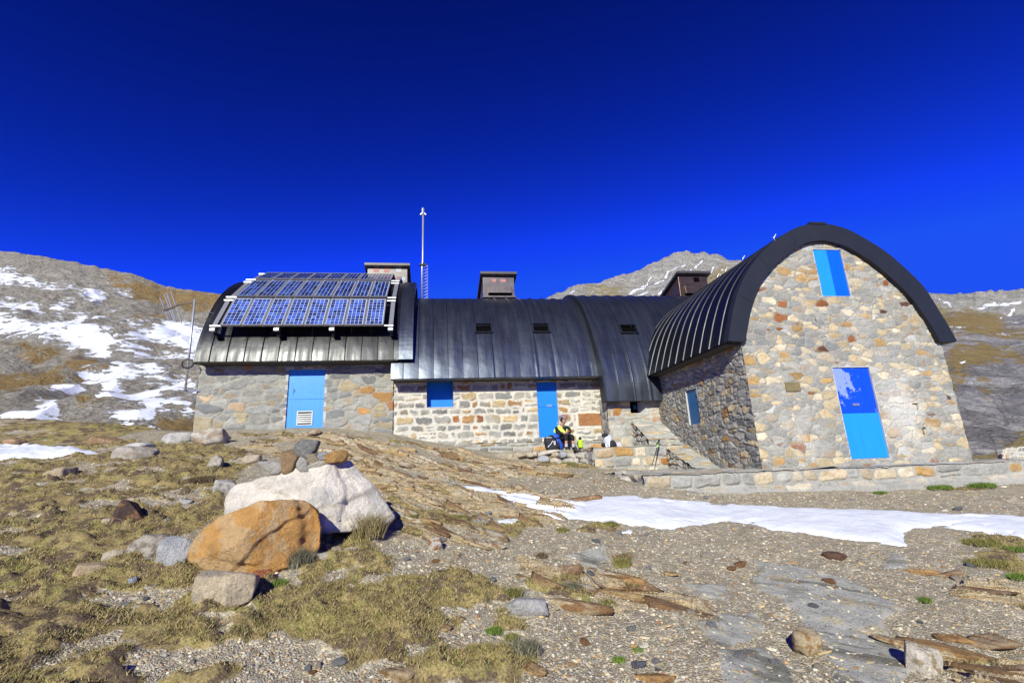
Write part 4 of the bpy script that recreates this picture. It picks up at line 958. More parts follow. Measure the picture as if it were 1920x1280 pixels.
# ------------------------------------------------------------------ solar array
def m_cells():
    t = NT('polycrystalline_cells'); v = t.coord(); c = t.attr('Col', 'Color')
    s = t.n('SeparateColor'); t.l(t.voro(v, 42), s.inputs[0])
    c = t.mix(1.0, c, t.ramp(s.outputs[0], [(0, .45), (.6, 1.0), (.85, 1.5), (1, 2.6)]), 'MULTIPLY')
    return t.done(c, .16, 0, None, .5)
CELLS = m_cells(); CELLBACK = m_simple('panel_backsheet', (.62, .66, .74), .3, 0, .05)
YB, ZB = 14.28, None
def rowpts(Y, l, r): a = onY(*l, Y); b = onY(*r, Y); return a, b
b0l, b0r = rowpts(14.25, (420.5, 608), (722, 609.4)); b1l, b1r = rowpts(15.06, (441, 557), (728, 560))
m0l, m0r = rowpts(15.13, (444.3, 553), (727, 556.5)); m1l, m1r = rowpts(16.45, (467, 524), (731.6, 527))
t0l, t0r = rowpts(16.55, (474, 520), (732.5, 524.6)); t1l, t1r = rowpts(17.75, (494, 509), (736, 513.4))
arr_ = empty('solar_array', (-3.6, 15.6, 4.6)); tag(arr_, 'three tilted rows of blue solar panels on an aluminium frame over the left vaulted roof', 'solar panels')
XA0 = np.mean([b0l[0], b1l[0], m0l[0], m1l[0], t0l[0]]); XA1 = np.mean([b0r[0], b1r[0], m0r[0], m1r[0], t0r[0], t1r[0]])
rows = []
for (pl, pr, ql, qr) in ((b0l, b0r, b1l, b1r), (m0l, m0r, m1l, m1r), (t0l, t0r, t1l, t1r)):
    rows.append((np.array((0, pl[1], (pl[2]+pr[2])/2)), np.array((0, ql[1], (ql[2]+qr[2])/2))))
NP = 8; pw_ = (XA1-XA0)/NP
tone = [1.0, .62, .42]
for ri, (A, B) in enumerate(rows):
    up = (B-A); Ln = np.linalg.norm(up); up = up/Ln; ex = np.array((1., 0, 0)); nn = np.cross(ex, up)
    for k in range(NP):
        x0 = XA0+k*pw_+.008; x1 = XA0+(k+1)*pw_-.008; w = x1-x0
        def Q(a, b, d=0.0): return np.array((x0, 0, 0))+ex*a+A+up*b+nn*d
        m = MB(); f = .035; Lb = Ln-.02
        for a0, a1, c0, c1 in ((0, w, 0, f), (0, w, Lb-f, Lb), (0, f, f, Lb-f), (w-f, w, f, Lb-f)):
            m.hexa([Q(a0, c0, -.04), Q(a1, c0, -.04), Q(a1, c1, -.04), Q(a0, c1, -.04)], [Q(a0, c0), Q(a1, c0), Q(a1, c1), Q(a0, c1)])
        pn = m.build('solar_panel', ALU, arr_)
        m = MB(); m.hexa([Q(f, f, -.03), Q(w-f, f, -.03), Q(w-f, Lb-f, -.03), Q(f, Lb-f, -.03)], [Q(f, f, -.012), Q(w-f, f, -.012), Q(w-f, Lb-f, -.012), Q(f, Lb-f, -.012)]); m.build('backsheet', CELLBACK, pn)
        V = []; F = []; Cc = []
        nc, nr = 4, 9
        cw_, ch_ = (w-2*f-.02)/nc, (Lb-2*f-.02)/nr
        for i in range(nc):
            for j in range(nr):
                a0 = f+.01+i*cw_+.006; a1 = f+.01+(i+1)*cw_-.006; c0 = f+.01+j*ch_+.006; c1 = f+.01+(j+1)*ch_-.006
                n_ = len(V); V += [Q(a0, c0, -.008), Q(a1, c0, -.008), Q(a1, c1, -.008), Q(a0, c1, -.008)]; F.append((n_, n_+1, n_+2, n_+3))
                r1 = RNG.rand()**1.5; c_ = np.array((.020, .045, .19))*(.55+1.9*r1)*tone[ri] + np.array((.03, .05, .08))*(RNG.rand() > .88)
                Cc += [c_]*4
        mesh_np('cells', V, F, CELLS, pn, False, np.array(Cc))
    # horizontal rails
    for off, ln in ((.03, .0), (.97, .0)):
        p = A+up*Ln*off-nn*.07
        MB().bar((XA0-.30, p[1], p[2]), (XA1+.28, p[1], p[2]), .04, .04, (0, 0, 1)).build('rail', ALU, arr_)
# sloping beams either side and between, feet on the roof
allp = [rows[0][0], rows[0][1], rows[1][0], rows[1][1], rows[2][0], rows[2][1]]
for x in (XA0-.20, XA0+pw_*2.7, XA0+pw_*5.4, XA1+.20):
    m = MB()
    for p, q in ((rows[0][0], rows[0][1]), (rows[0][1], rows[1][1]), (rows[1][1], rows[2][1])):
        d = (q-p)/np.linalg.norm(q-p); n_ = np.cross((1, 0, 0), d)
        m.bar(p+np.array((x, 0, 0))-n_*.13-d*.04, q+np.array((x, 0, 0))-n_*.13+d*.02, .13, .07, n_)
    m.build('sloping_beam', ALU, arr_)
    p = rows[0][0]; zf = p[2]-.10
    m = MB(); m.box((x, p[1]+.08, zf-.03), (.15, .14, .08)); m.build('beam_foot', ALU, arr_, bevel=.006)
    m = MB(); m.box((x+.02, p[1]+.40, zf-.12), (.09, .42, .10)); m.build('roof_bracket', BLACKM, arr_)

# ------------------------------------------------------------------ masts and poles
Ym = 17.2; mast = empty('antenna_mast', (onY(791.5, 560, Ym)[0], Ym, 6.1)); tag(mast, 'thin pale antenna mast with a lattice foot rising above the middle roof', 'antenna')
p0 = onY(791.3, 568, Ym); p1 = onY(791.3, 496, Ym); p2 = onY(792.6, 491, Ym); p3 = onY(793.3, 402, Ym); p4 = onY(793.3, 391, Ym)
MB().tube([p0, p1, p2, p3], .035, 8).build('pole', GALV, mast, True)
m = MB(); m.tube([p3, p4], .06, 8); q = onY(793.3, 399, Ym)
for s in (-1, 1): m.bar(q+np.array((0, 0, .02)), q+np.array((s*.11, 0, -.09)), .05, .05)
m.build('sensor_head', ALU, mast)
m = MB(); X0, Z0, Z1 = p0[0]+.05, p0[2]-.1, p1[2]
for dx, dy in ((.16, -.06), (.10, .12)): m.tube([(X0+dx, Ym+dy, Z0), (X0+dx, Ym+dy, Z1-.05)], .008, 5)
for k in range(13):
    z = Z0+(Z1-Z0)*k/13; m.tube([(X0-.03, Ym, z), (X0+.16, Ym-.06, z+.06), (X0+.10, Ym+.12, z+.10)], .006, 4)
m.build('lattice', GALV, mast)
m = MB(); m.tube([(p1[0]-.10, Ym, Z1), (p1[0]+.04, Ym, Z1+.06), (p1[0]+.16, Ym-.02, Z1)], .03, 6); m.box((p1[0]+.03, Ym, Z1-.02), (.24, .16, .05)); m.build('clamp_collar', STEEL_D, mast)

Yp = 14.8; pole = empty('steel_pole', tuple(onY(347, 731, Yp))); tag(pole, 'slim grey steel pole with a looped cable at the left end of the hut', 'pole')
a = onY(365.5, 561, Yp); b = onY(347.5, 731, Yp); MB().tube([a, b], .033, 8).build('tube', GALV, pole, True)
c = onY(353, 682, Yp); m = MB()
for rr in (.155, .165, .15):
    m.tube([(c[0]+rr*math.cos(t)+.02*rr, Yp-.05+rr*.1, c[2]+rr*.82*math.sin(t)) for t in np.linspace(0, 2*math.pi, 22, endpoint=False)], .014, 5, True)
m.tube([(c[0]+.15, Yp-.05, c[2]), (c[0]+.5, Yp+.1, c[2]-.06)], .012, 5); m.build('cable_coil', BLACKM, pole)
MB().bar(b+np.array((-.06, 0, 0)), (xl+.1, YL-.02, b[2]), .04, .04).build('wall_bracket', GALV, pole)
w0 = a+np.array((0, 0, -.1)); w1 = onY(408, 588, 15.2)
MB().tube([w0*(1-t)+w1*t+np.array((0, 0, -.10*math.sin(math.pi*t))) for t in np.linspace(0, 1, 9)], .009, 5).build('guy_cable', GALV, pole)

Yk = 34.0; fr = empty('cable_frame', tuple(onY(330, 600, Yk))); tag(fr, 'faint grey pole frame with a sagging crossbar on the hillside beyond the steel pole', 'frame')
for x0, y0, x1, y1 in ((300, 558, 317, 602), (308, 551, 326, 600), (320, 545, 341, 606), (313, 549, 330, 604)):
    MB().tube([onY(x0, y0, Yk), onY(x1, y1, Yk)], .035, 5).build('post', GALV, fr)
MB().tube([onY(307, 581, Yk), onY(320, 578, Yk), onY(335, 571, Yk), onY(360, 568, Yk)], [.12, .09, .07, .04], 6).build('crossbar', m_simple('weathered_timber', (.14, .12, .10), .8), fr)

# ------------------------------------------------------------------ terrace, bench, plinth
ter = empty('stone_terrace', (8, 9.2, -.7)); tag(ter, 'low stone terrace with pale block edging in front of the gable wall', 'terrace')
TS = dict(course=((.20, .30), (.25, .75), .06), gap=.006, pal=P_TERR, mortar=(.43, .42, .395), relief=.035, warp=.045, bevel=.03, chalk=.5)
def terr_edit(u, v, col, dsp, bid):
    k = sstep(-.54, -.64, v+.14*(fbm(u*2, v*3, 5, 3)-.5))*.9   # rough concrete footing under the blocks
    col = col*(1-k[:, None])+np.array((.42, .415, .40))*(.8+.35*fbm(u*6, v*6, 9, 4))[:, None]*k[:, None]
    return col, dsp*(1-k)+k*(.05+.08*fbm(u*1.7, v*3, 12, 4))
stone_wall('retaining_wall', (0, 9.2, 0), (1, 0, 0), (0, 0, 1), (0, -1, 0), 3.95, 13.6, -1.0, -.285, .0145, TS, parent=ter, seed=61, edits=terr_edit)
stone_wall('paving', (0, 0, -.282-.008*9.2), (1, 0, 0), (0, 1, .008), (0, 0, 1), 3.95, 13.6, 9.17, 12.95, .022, dict(cw=.8, ch=.34, gap=.02, pal=pal((40, (.42, .41, .385)), (20, (.50, .47, .40)), (12, (.55, .45, .31))), mortar=(.40, .39, .37), relief=.012, bevel=.05, chalk=.8), parent=ter, inside=lambda u, v: ~((u > 7.0) & (u < 12.0) & (v > 10.08)), seed=62)
stone_wall('end_blocks', (3.95, 0, 0), (0, 1, 0), (0, 0, 1), (-1, 0, 0), 9.2, 12.95, -.95, -.27, .03, TS, parent=ter, seed=68)
ben = empty('stone_bench', (5, 12.9, -.2)); tag(ben, 'waist-low stone block bench between the loose step and the sloping parapet', 'bench')
bx0, bx1 = onY(1113, 850, 12.9)[0], 6.95
stone_wall('front_blocks', (0, 12.9, 0), (1, 0, 0), (0, 0, 1), (0, -1, 0), bx0, bx1, -.4, .38, .016, dict(TS, course=((.26, .30), (.25, .62), .05), chalk=.2), parent=ben, seed=63)
stone_wall('end_blocks', (bx0, 0, 0), (0, 1, 0), (0, 0, 1), (-1, 0, 0), 12.9, 14.5, -.4, .38, .03, TS, parent=ben, seed=64)
stone_wall('bench_top', (0, 0, .38), (1, 0, 0), (0, 1, 0), (0, 0, 1), bx0, bx1, 12.88, 15.0, .03, dict(cw=.7, ch=.4, gap=.02, pal=P_TERR, mortar=(.42, .41, .39), relief=.012), parent=ben, seed=65)
# plinth under the middle wall
px0, px1 = onY(855, 835, 14.85)[0], 5.3
stone_wall('plinth', (0, 14.85, 0), (1, 0, 0), (0, 0, 1), (0, -1, 0), px0, px1, .1, .66, .02, dict(TS, course=((.24, .32), (.3, .8), .05), mortar=(.45, .45, .43), pal=P_MID, chalk=.3), parent=hut, seed=66)
stone_wall('plinth_top', (0, 0, .66), (1, 0, 0), (0, 1, 0), (0, 0, 1), px0, px1, 14.83, 15.12, .03, dict(cw=.6, ch=.3, gap=.02, pal=P_MID, mortar=(.5, .49, .46), relief=.008), parent=hut, seed=67)
# sloping parapets stepping down along the side wall
par = empty('stair_parapet', (6.6, 13, 0)); tag(par, 'sloping mortared stone parapet running down beside the shaded side wall', 'parapet')
def parapet(x0, x1, ya, za, yb, zb, seed):
    """from the high back end (ya, za) to the low front end (yb, zb)"""
    L_ = math.hypot(ya-yb, za-zb); d = np.array((0, (yb-ya)/L_, (zb-za)/L_)); n = np.array((0, -d[2], d[1])); n = n if n[2] > 0 else -n
    stone_wall('coping', (0, ya, za), (1, 0, 0), d, n, x0, x1, 0, L_, .016, dict(cw=.42, ch=.16, gap=.016, pal=pal((40, (.47, .46, .44)), (25, (.60, .55, .46)), (12, (.58, .44, .26)), (8, (.36, .36, .35))), mortar=(.45, .445, .43), relief=.014, bevel=.05, warp=.06, chalk=1.2), parent=par, seed=seed)
    def ins(u, v): return v < za+(zb-za)*(ya-u)/(ya-yb)
    stone_wall('flank', (x0, 0, 0), (0, 1, 0), (0, 0, 1), (-1, 0, 0), yb, ya, min(zb, 0)-.35, max(za, zb), .016, dict(cw=.22, ch=.14, gap=.012, pal=P_SIDE, mortar=(.22, .215, .2), relief=.04, bevel=.03, rough=.6, chalk=.1), parent=par, inside=ins, seed=seed+1)
    stone_wall('parapet_end', (0, yb, 0), (1, 0, 0), (0, 0, 1), (0, -1, 0), x0, x1, min(zb, 0)-.35, zb, .016, dict(TS, course=((.16, .24), (.2, .4), .1)), parent=par, seed=seed+2)
parapet(6.05, 6.955, 14.44, 1.16, 13.42, .56, 71)
parapet(6.30, 6.955, 13.42, .50, 11.55, -.24, 75)
wal = empty('rubble_wall_end', tuple(onY(1900, 866, 13.5))); tag(wal, 'rounded end of a white-mortared rubble wall at the far right of the terrace', 'wall')
wa, wb = onY(1881, 866, 13.5), onY(1960, 866, 13.5); wt = onY(1900, 838, 13.5)[2]
WP = np.array([(wa[0], -1), (wa[0]+.02, wt-.16), (wa[0]+.12, wt-.05), (wa[0]+.3, wt), (wb[0], wt+.03), (wb[0], -1)])
stone_wall('wall_face', (0, 13.5, 0), (1, 0, 0), (0, 0, 1), (0, -1, 0), wa[0], wb[0], -.7, wt+.04, .016, dict(cw=.17, ch=.13, gap=.018, pal=P_MID, mortar=(.66, .63, .58), relief=.02), parent=wal, inside=lambda u, v: poly_sd(u, v, WP) > 0, seed=81)
MB().box(((wa[0]+wb[0])/2+.2, 13.75, wt/2-.40), (wb[0]-wa[0]-.4, .42, wt+.70)).build('wall_core', CONC, wal, bevel=.05)

# ------------------------------------------------------------------ rocks
def m_rock():
    t = NT('field_rock'); v = t.coord(); c = t.attr('Col', 'Color')
    n = t.noise(v, 5, 8, .68, .3)
    c = t.mix(1.0, c, t.ramp(n, [(.25, .66), (.5, 1.0), (.75, 1.26)]), 'MULTIPLY')
    c = t.mix(1.0, c, t.ramp(t.noise(v, 70, 4, .7), [(.3, .72), (.5, 1.0), (.72, 1.22)]), 'MULTIPLY')
    vd = t.n('TexVoronoi', feature='DISTANCE_TO_EDGE'); w = t.n('VectorMath', operation='ADD'); nz = t.n('TexNoise'); t.l(v, nz.inputs['Vector']); nz.inputs['Scale'].default_value = 4
    sc = t.n('VectorMath', operation='SCALE'); t.l(nz.outputs['Color'], sc.inputs[0]); sc.inputs['Scale'].default_value = .5; t.l(v, w.inputs[0]); t.l(sc.outputs[0], w.inputs[1]); t.l(w.outputs[0], vd.inputs['Vector']); vd.inputs['Scale'].default_value = 1.7
    ck = t.rng(vd.outputs['Distance'], .0, .022)
    ckm = t.math('MULTIPLY', t.math('SUBTRACT', 1.0, ck), t.rng(t.noise(v, 1.7, 3), .5, .62))
    c = t.mix(t.math('MULTIPLY', ckm, .5), c, (.62, .50, .36))
    b = t.bump(t.math('SUBTRACT', 1.0, ckm), .4, .02); b = t.bump(t.noise(v, 9, 10, .74), 1.0, .09, b)
    return t.done(c, .9, 0, b, .18)
ROCK = m_rock()
_ico = {}
def ico(sub):
    if sub not in _ico:
        bm = bmesh.new(); bmesh.ops.create_icosphere(bm, subdivisions=sub, radius=1)
        V = np.array([v.co[:] for v in bm.verts]); F = np.array([[v.index for v in f.verts] for f in bm.faces]); bm.free(); _ico[sub] = (V, F)
    return _ico[sub]
def polytope(sub, planes, seed, noise=.05, blunt=10, freq=2.5):
    """an angular stone: rays from the centre cut by planes (normal, distance), softened and roughened"""
    D, F = ico(sub); N_ = np.array([p[0] for p in planes], float); H = np.array([p[1] for p in planes], float); N_ /= np.linalg.norm(N_, axis=1)[:, None]
    dn = D @ N_.T; inv = np.where(dn > 1e-3, dn/H, 0)
    r = 1/np.power(np.power(inv, blunt*6).sum(1), 1/(blunt*6.0))
    V = D*r[:, None]; sz = r.mean()
    q = V/sz*freq
    nz = (fbm(q[:, 0]+seed, q[:, 1]+q[:, 2]*.7, seed, 5)+fbm(q[:, 2]+seed, q[:, 1]-q[:, 0]*.6, seed+3, 5)-1.0)
    rid = -np.clip(.10-np.abs(fbm(q[:, 0]*.8+3, q[:, 2]*.8+q[:, 1]*.5, seed+8, 4)-.5), 0, 1)*2
    return V*(1+nz*noise*2.2+rid*noise)[:, None], F
def rock_cols(V, col, seed, var=.16, col2=None, amt=.4, f=3.0):
    s = np.abs(V).max(); q = V/s*f
    n = fbm(q[:, 0]+q[:, 1]*.5+seed, q[:, 2]+q[:, 1]*.3, seed, 5); c = np.array(col)[None]*(1+(n-.5)[:, None]*2*var)
    if col2 is not None:
        k = sstep(.62-amt*.3, .70-amt*.3, fbm(q[:, 0]*1.3+q[:, 1]+seed*2, q[:, 2]*1.3, seed+4, 5))[:, None]; c = c*(1-k)+np.array(col2)*k
    return np.clip(c, .01, .9)
def rand_planes(rs, dims, k=11):
    P = []
    for i in range(k):
        n = rs.normal(size=3); n /= np.linalg.norm(n); h = np.linalg.norm(n*np.array(dims)/2)*rs.uniform(.80, 1.02); P.append((n, h))
    for a in range(3):
        for s in (-1, 1):
            n = np.zeros(3); n[a] = s; n += rs.normal(size=3)*.14; P.append((n, dims[a]/2*rs.uniform(.86, 1.0)))
    return P
def rotz(V, a): c, s = math.cos(a), math.sin(a); return V @ np.array(((c, s, 0), (-s, c, 0), (0, 0, 1)))
def rotv(V, ax, a):
    R3 = np.array(Matrix.Rotation(a, 3, Vector(ax))); return V @ R3.T
def put(name, V, F, loc, cols, label, cat='rock', group=None, parent=None, mat=None):
    o = mesh_np(name, V, F, mat or ROCK, None, False, cols); o.location = tuple(map(float, loc)); o.data.polygons.foreach_set('use_smooth', np.ones(len(F), bool))
    return tag(o, label, cat, group, 'thing')
def silhouette_boulder(name, pts, Y, depth, fronts, seed, col, col2, amt, label, noise=.035, sub=6, sink=.0, back=.2, steps=()):
    P = np.array([onY(x, y, Y) for x, y in pts]); q = P[:, [0, 2]]
    c2 = (q.max(0)+q.min(0))/2; c = np.array((c2[0], Y+depth*.5, c2[1])); planes = []
    n = len(q)
    area = sum(q[i][0]*q[(i+1) % n][1]-q[(i+1) % n][0]*q[i][1] for i in range(n))
    for i in range(n):
        a, b = q[i], q[(i+1) % n]; e = b-a; nn = np.array((e[1], -e[0])); nn = nn/np.linalg.norm(nn)*(1 if area > 0 else -1)
        n3 = np.array((nn[0], back, nn[1])); mid = np.array(((a[0]+b[0])/2-c[0], -depth*.12, (a[1]+b[1])/2-c[2])); n3 /= np.linalg.norm(n3)
        planes.append((n3, max(n3 @ mid, .03)))
    for nv, h in fronts: planes.append((nv, h*depth*.5))
    planes.append(((0, 1, .1), depth*.5))
    V, F = polytope(sub, planes, seed, noise, 9)
    for nv, off, dep in steps:      # a slab broken away along a wandering edge
        nv = np.array(nv, float); nv /= np.linalg.norm(nv)
        w = V @ nv + .10*(fbm(V[:, 0]*3+seed, V[:, 2]*3, seed+31, 4)-.5)*2
        k = sstep(off, off+.03, w)*(V[:, 1] < depth*.1); V = V + k[:, None]*np.array((0, dep, -dep*.15))
    V[:, 2] -= sink
    return put(name, V, F, c, rock_cols(V, col, seed, .13, col2, amt, 3.5), label, 'boulder')
silhouette_boulder('boulder', [(430, 950), (432, 912), (447, 898), (575, 876), (618, 864), (648, 862), (668, 882), (692, 914), (738, 968), (724, 978), (610, 976), (450, 970)], 6.35, .95,
    [((-.10, -.88, .46), 1.0), ((.42, -.80, .42), 1.05), ((.05, -.35, .93), 1.1)], 401, (.80, .73, .61), (.64, .60, .52), .30, 'large cream-white boulder carrying the little cairn', .04, steps=[((1, 0, .25), .28, .06), ((-.5, 0, -1), .17, .05), ((.4, 0, -1), .20, .06)])
silhouette_boulder('boulder', [(326, 1045), (330, 1020), (364, 982), (394, 958), (424, 951), (470, 945), (500, 935), (527, 927), (550, 935), (578, 956), (586, 985), (588, 1010), (583, 1045), (560, 1066), (480, 1080), (390, 1075)], 5.25, .85,
    [((-.34, -.78, .52), .70), ((.55, -.80, .14), .66), ((.12, -.99, .05), .84), ((.34, -.50, .80), .86), ((-.1, -.9, -.3), .95)], 407, (.62, .335, .11), (.64, .42, .20), .26, 'large orange boulder leaning in front of the white boulder', .05, steps=[((.70, 0, -.70), .13, .035), ((.95, 0, .25), .36, .07), ((-.3, 0, -1), .27, .035), ((-.9, 0, .45), .42, .03)])
silhouette_boulder('stone', [(360, 1098), (362, 1080), (372, 1074), (440, 1080), (469, 1086), (470, 1100), (462, 1128), (440, 1135), (380, 1135), (362, 1125)], 4.75, .42, [((-.1, -.95, .2), .95), ((.5, -.8, .1), .95), ((0, -.2, .98), .62)], 411, (.66, .54, .36), (.50, .42, .30), .3, 'flat-topped tan block lying below the orange boulder', .03, 5)
silhouette_boulder('rock', [(188, 982), (200, 960), (216, 941), (233, 939), (243, 952), (258, 978), (235, 984)], 6.75, .34, [((-.75, -.6, .3), .85), ((.55, -.8, .1), .80)], 413, (.11, .075, .06), (.32, .17, .09), .2, 'dark brown pointed rock with a rusty left face in the turf', .03, 5)
def stone_px(cx, by, w, h, col, label, seed, d=None, sub=4, name='stone', group=None, col2=None, rot=0.0, Y=None, z=None, tilt=0.0, flat=1.0, cat='stone', noise=.05, sink=.12):
    rs = np.random.RandomState(seed)
    p = hit(cx, by) if Y is None else onY(cx, by, Y); dist = np.linalg.norm(p); s = dist/FPX*.97
    W, Hh = w*s, h*s; Dd = d if d else W*.75
    V, F = polytope(sub, rand_planes(rs, (W*1.08, Dd*1.08, Hh*1.12)), seed, noise, 9)
    V = rotv(V, (0, 1, 0), tilt); V = rotz(V, rot)
    zz = p[2]+Hh/2-sink*Hh if z is None else z
    return put(name, V, F, (p[0], p[1]+Dd*.35, zz), rock_cols(V, col, seed, .16, col2, .35), label, cat, group)
CR_, GR_, OC_, RU_, TAN_ = (.60, .52, .40), (.36, .355, .34), (.52, .34, .15), (.27, .12, .06), (.40, .30, .18)
for q in [
          (319, 1070, 52, 52, (.52, .52, .51), 'pale grey wedge leaning on the left end of the orange boulder', 502, None),
          (491, 1094, 28, 22, (.38, .13, .06), 'small brick-red stone right of the flat-topped tan block', 503, None),
          (817, 1031, 24, 24, (.60, .56, .50), 'small white stone with a brown cap standing on gravel', 504, (.36, .2, .1)),
          (992, 1153, 70, 24, (.50, .48, .45), 'flat pale grey stone lying at the edge of the gravel', 505, None),
          (1525, 1226, 38, 28, (.58, .46, .28), 'tan stone resting on the grey bedrock slab', 506, (.4, .24, .1)),
          (601, 1056, 32, 16, (.56, .52, .42), 'cream chip below the dry tuft at the orange boulder', 507, None),
          (627, 1040, 24, 14, (.42, .35, .25), 'dark-edged tan chip, left of a pair by the orange boulder', 508, None),
          (656, 1042, 22, 15, (.50, .44, .33), 'tan chip, right of a pair by the orange boulder', 509, None),
          (268, 1052, 52, 40, (.52, .47, .38), 'grey-banded stone standing in the turf left of the grey wedge', 510, (.3, .25, .2)),
          (210, 1052, 40, 14, (.56, .48, .36), 'long cream stone flat in the turf left of the banded stone', 511, None),
          (258, 1066, 34, 14, (.44, .40, .34), 'flat greyish stone just below the banded stone', 512, None),
          (163, 1080, 48, 16, (.55, .42, .26), 'layered tan stone in the turf at far left', 513, None),
          (246, 1094, 14, 9, (.36, .38, .42), 'tiny blue-grey stone in the turf', 514, None),
          (277, 1110, 28, 9, (.52, .46, .36), 'thin cream stone in dark soil', 515, None),
          (240, 862, 62, 22, (.50, .45, .38), 'broad grey-white stone on the left brow', 516, (.36, .3, .22)), (237, 861, 26, 14, (.38, .24, .12), 'small brown pyramid stone beside the broad grey-white stone', 517, None),
          (250, 845, 44, 14, (.58, .56, .52), 'white stone on the left brow', 518, None), (330, 828, 50, 14, (.52, .50, .46), 'pale stone below the left corner of the hut', 519, None), (385, 834, 56, 20, (.55, .50, .42), 'layered cream rock at the foot of the left wall', 520, (.4, .3, .2)),
          (100, 897, 36, 14, (.50, .40, .26), 'low tan stone in the turf at left', 521, None), (70, 918, 32, 10, (.46, .42, .34), 'flat grey-tan stone in the turf at far left', 522, None), (20, 835, 24, 10, (.46, .30, .18), 'brown stone on the brow at the left edge', 523, None), (185, 835, 56, 14, (.38, .24, .13), 'rusty flat rock on the left brow', 524, None),
          (418, 925, 36, 24, (.48, .45, .40), 'grey layered stone left of the white boulder', 525, (.3, .28, .25)), (468, 868, 30, 16, (.52, .44, .32), 'tan layered stone above the white boulder', 526, None), (400, 880, 24, 24, (.46, .42, .34), 'split grey stone in heather left of the cairn', 527, (.3, .26, .2)),
          (345, 945, 20, 8, (.48, .46, .42), 'small grey chip uphill of the orange boulder', 528, None), (305, 982, 16, 9, (.50, .46, .40), 'small pale chip right of the dark pointed rock', 529, None), (212, 983, 36, 10, (.56, .46, .33), 'flat cream stone at the foot of the dark pointed rock', 530, None)]:
    stone_px(q[0], q[1], q[2], q[3], q[4], q[5], q[6], col2=q[7])
# the dark pointed rock at left and the white block at the lower right
stone_px(1743, 1264, 36, 38, (.74, .67, .54), 'cream angular block casting a dark shadow at the lower right', 552, col2=(.42, .33, .2), sub=5, name='rock', cat='rock', noise=.03)
stone_px(1575, 1048, 30, 9, (.16, .09, .06), 'small dark brown flake on the gravel below the snow', 543)
# cairn
zt = 5.9
for cx, cy, w, h, tl, col, lab, sd, c2 in [(516, 878, 34, 22, .1, (.50, .47, .40), 'pale wedge at the left foot of the cairn', 561, (.4, .38, .34)), (544, 866, 26, 42, .12, (.33, .22, .12), 'upright brown slab on the left of the cairn', 562, None), (569, 868, 20, 30, 0, (.42, .40, .35), 'grey stone in the middle of the cairn under its top stone', 563, None),
                                       (575, 840, 40, 26, .12, (.20, .20, .185), 'dark grey stone on top of the cairn', 564, (.28, .27, .24)), (588, 862, 22, 18, 0, (.35, .29, .2), 'tan filler stone right of the cairn middle', 565, None), (606, 856, 20, 15, -.3, (.34, .35, .36), 'blue-grey chip behind the flat ochre stone of the cairn', 566, None),
                                       (628, 857, 46, 17, -.18, (.45, .27, .10), 'flat ochre stone pointing right from the cairn', 567, None), (596, 871, 40, 12, -.25, (.50, .46, .38), 'long pale stone sloping at the cairn front', 568, None)]:
    p = onY(cx, cy, 6.50); s = np.linalg.norm(p)/FPX; rs = np.random.RandomState(sd)
    V, F = polytope(4, rand_planes(rs, (w*s*1.1, .20, h*s*1.15)), sd, .04, 9); V = rotv(V, (0, 1, 0), tl)
    put('cairn_stone', V, F, p, rock_cols(V, col, sd, .15, c2, .35), lab, 'stone', 'stones of the cairn')
# loose dry-laid step below the hiker
c1_ = lambda a, b: (1000+a/7.385, 760+b/7.385)
for q, (cx, cy, w, h, col) in enumerate([(20, 672, 70, 62, (.56, .48, .36)), (205, 655, 300, 50, (.60, .53, .42)), (130, 735, 150, 82, (.44, .45, .46)), (410, 682, 105, 80, (.42, .43, .44)), (525, 690, 120, 70, (.58, .52, .42)), (675, 690, 185, 85, (.46, .43, .37)), (300, 768, 150, 60, (.56, .49, .38)), (490, 768, 160, 70, (.58, .54, .46)),
                                  (355, 812, 52, 56, (.60, .55, .46)), (592, 768, 70, 74, (.55, .51, .44)), (640, 818, 110, 40, (.48, .46, .42)), (770, 795, 110, 40, (.50, .48, .46)), (260, 828, 62, 34, (.52, .48, .44)), (812, 640, 110, 76, (.40, .19, .08)), (300, 700, 110, 50, (.56, .48, .36)), (700, 760, 120, 50, (.47, .44, .38)), (-60, 680, 120, 50, (.54, .46, .34)), (-170, 700, 120, 36, (.5, .42, .3)), (50, 770, 90, 34, (.53, .45, .33))]):
    names = ['cream end block', 'long cream slab', 'blue-grey square block', 'grey block under the hiker boots', 'cream block', 'broad grey-tan slab', 'low cream stone', 'long pale stone', 'small upright cream stone', 'pale stone with a dark gap', 'thin grey stone', 'thin lilac-grey stone', 'small pale stone', 'rust-brown block', 'cream filler stone', 'grey filler stone', 'cream slab', 'thin tan slab', 'thin cream stone']
    where = ['at the left of the loose step', 'on top of the loose step under the black rucksack', 'below the long slab of the loose step', 'in the top row of the loose step', 'right of the grey block in the loose step', 'below the lime flask', 'in the turf of the loose step', 'in the middle of the loose step', 'at the bottom of the loose step', 'beside the long pale stone of the loose step', 'low in the loose step', 'at the right foot of the loose step', 'at the left foot of the loose step', 'at the left end of the stone bench', 'between two slabs of the loose step', 'under the broad slab of the loose step', 'left of the loose step', 'far left of the loose step', 'at the foot of the left end block']
    x, y = c1_(cx, cy); yy = 13.72-.25*(cy-640)/200; p = onY(x, y, yy); s = yy/FPX/7.385; rs = np.random.RandomState(600+q)
    V, F = polytope(4, rand_planes(rs, (w*s*1.08, .28, h*s*1.2)), 600+q, .035, 10)
    put('step_stone', V, F, p, rock_cols(V, col, 600+q, .14, None), names[q]+' '+where[q], 'stone', 'stones of the loose step')
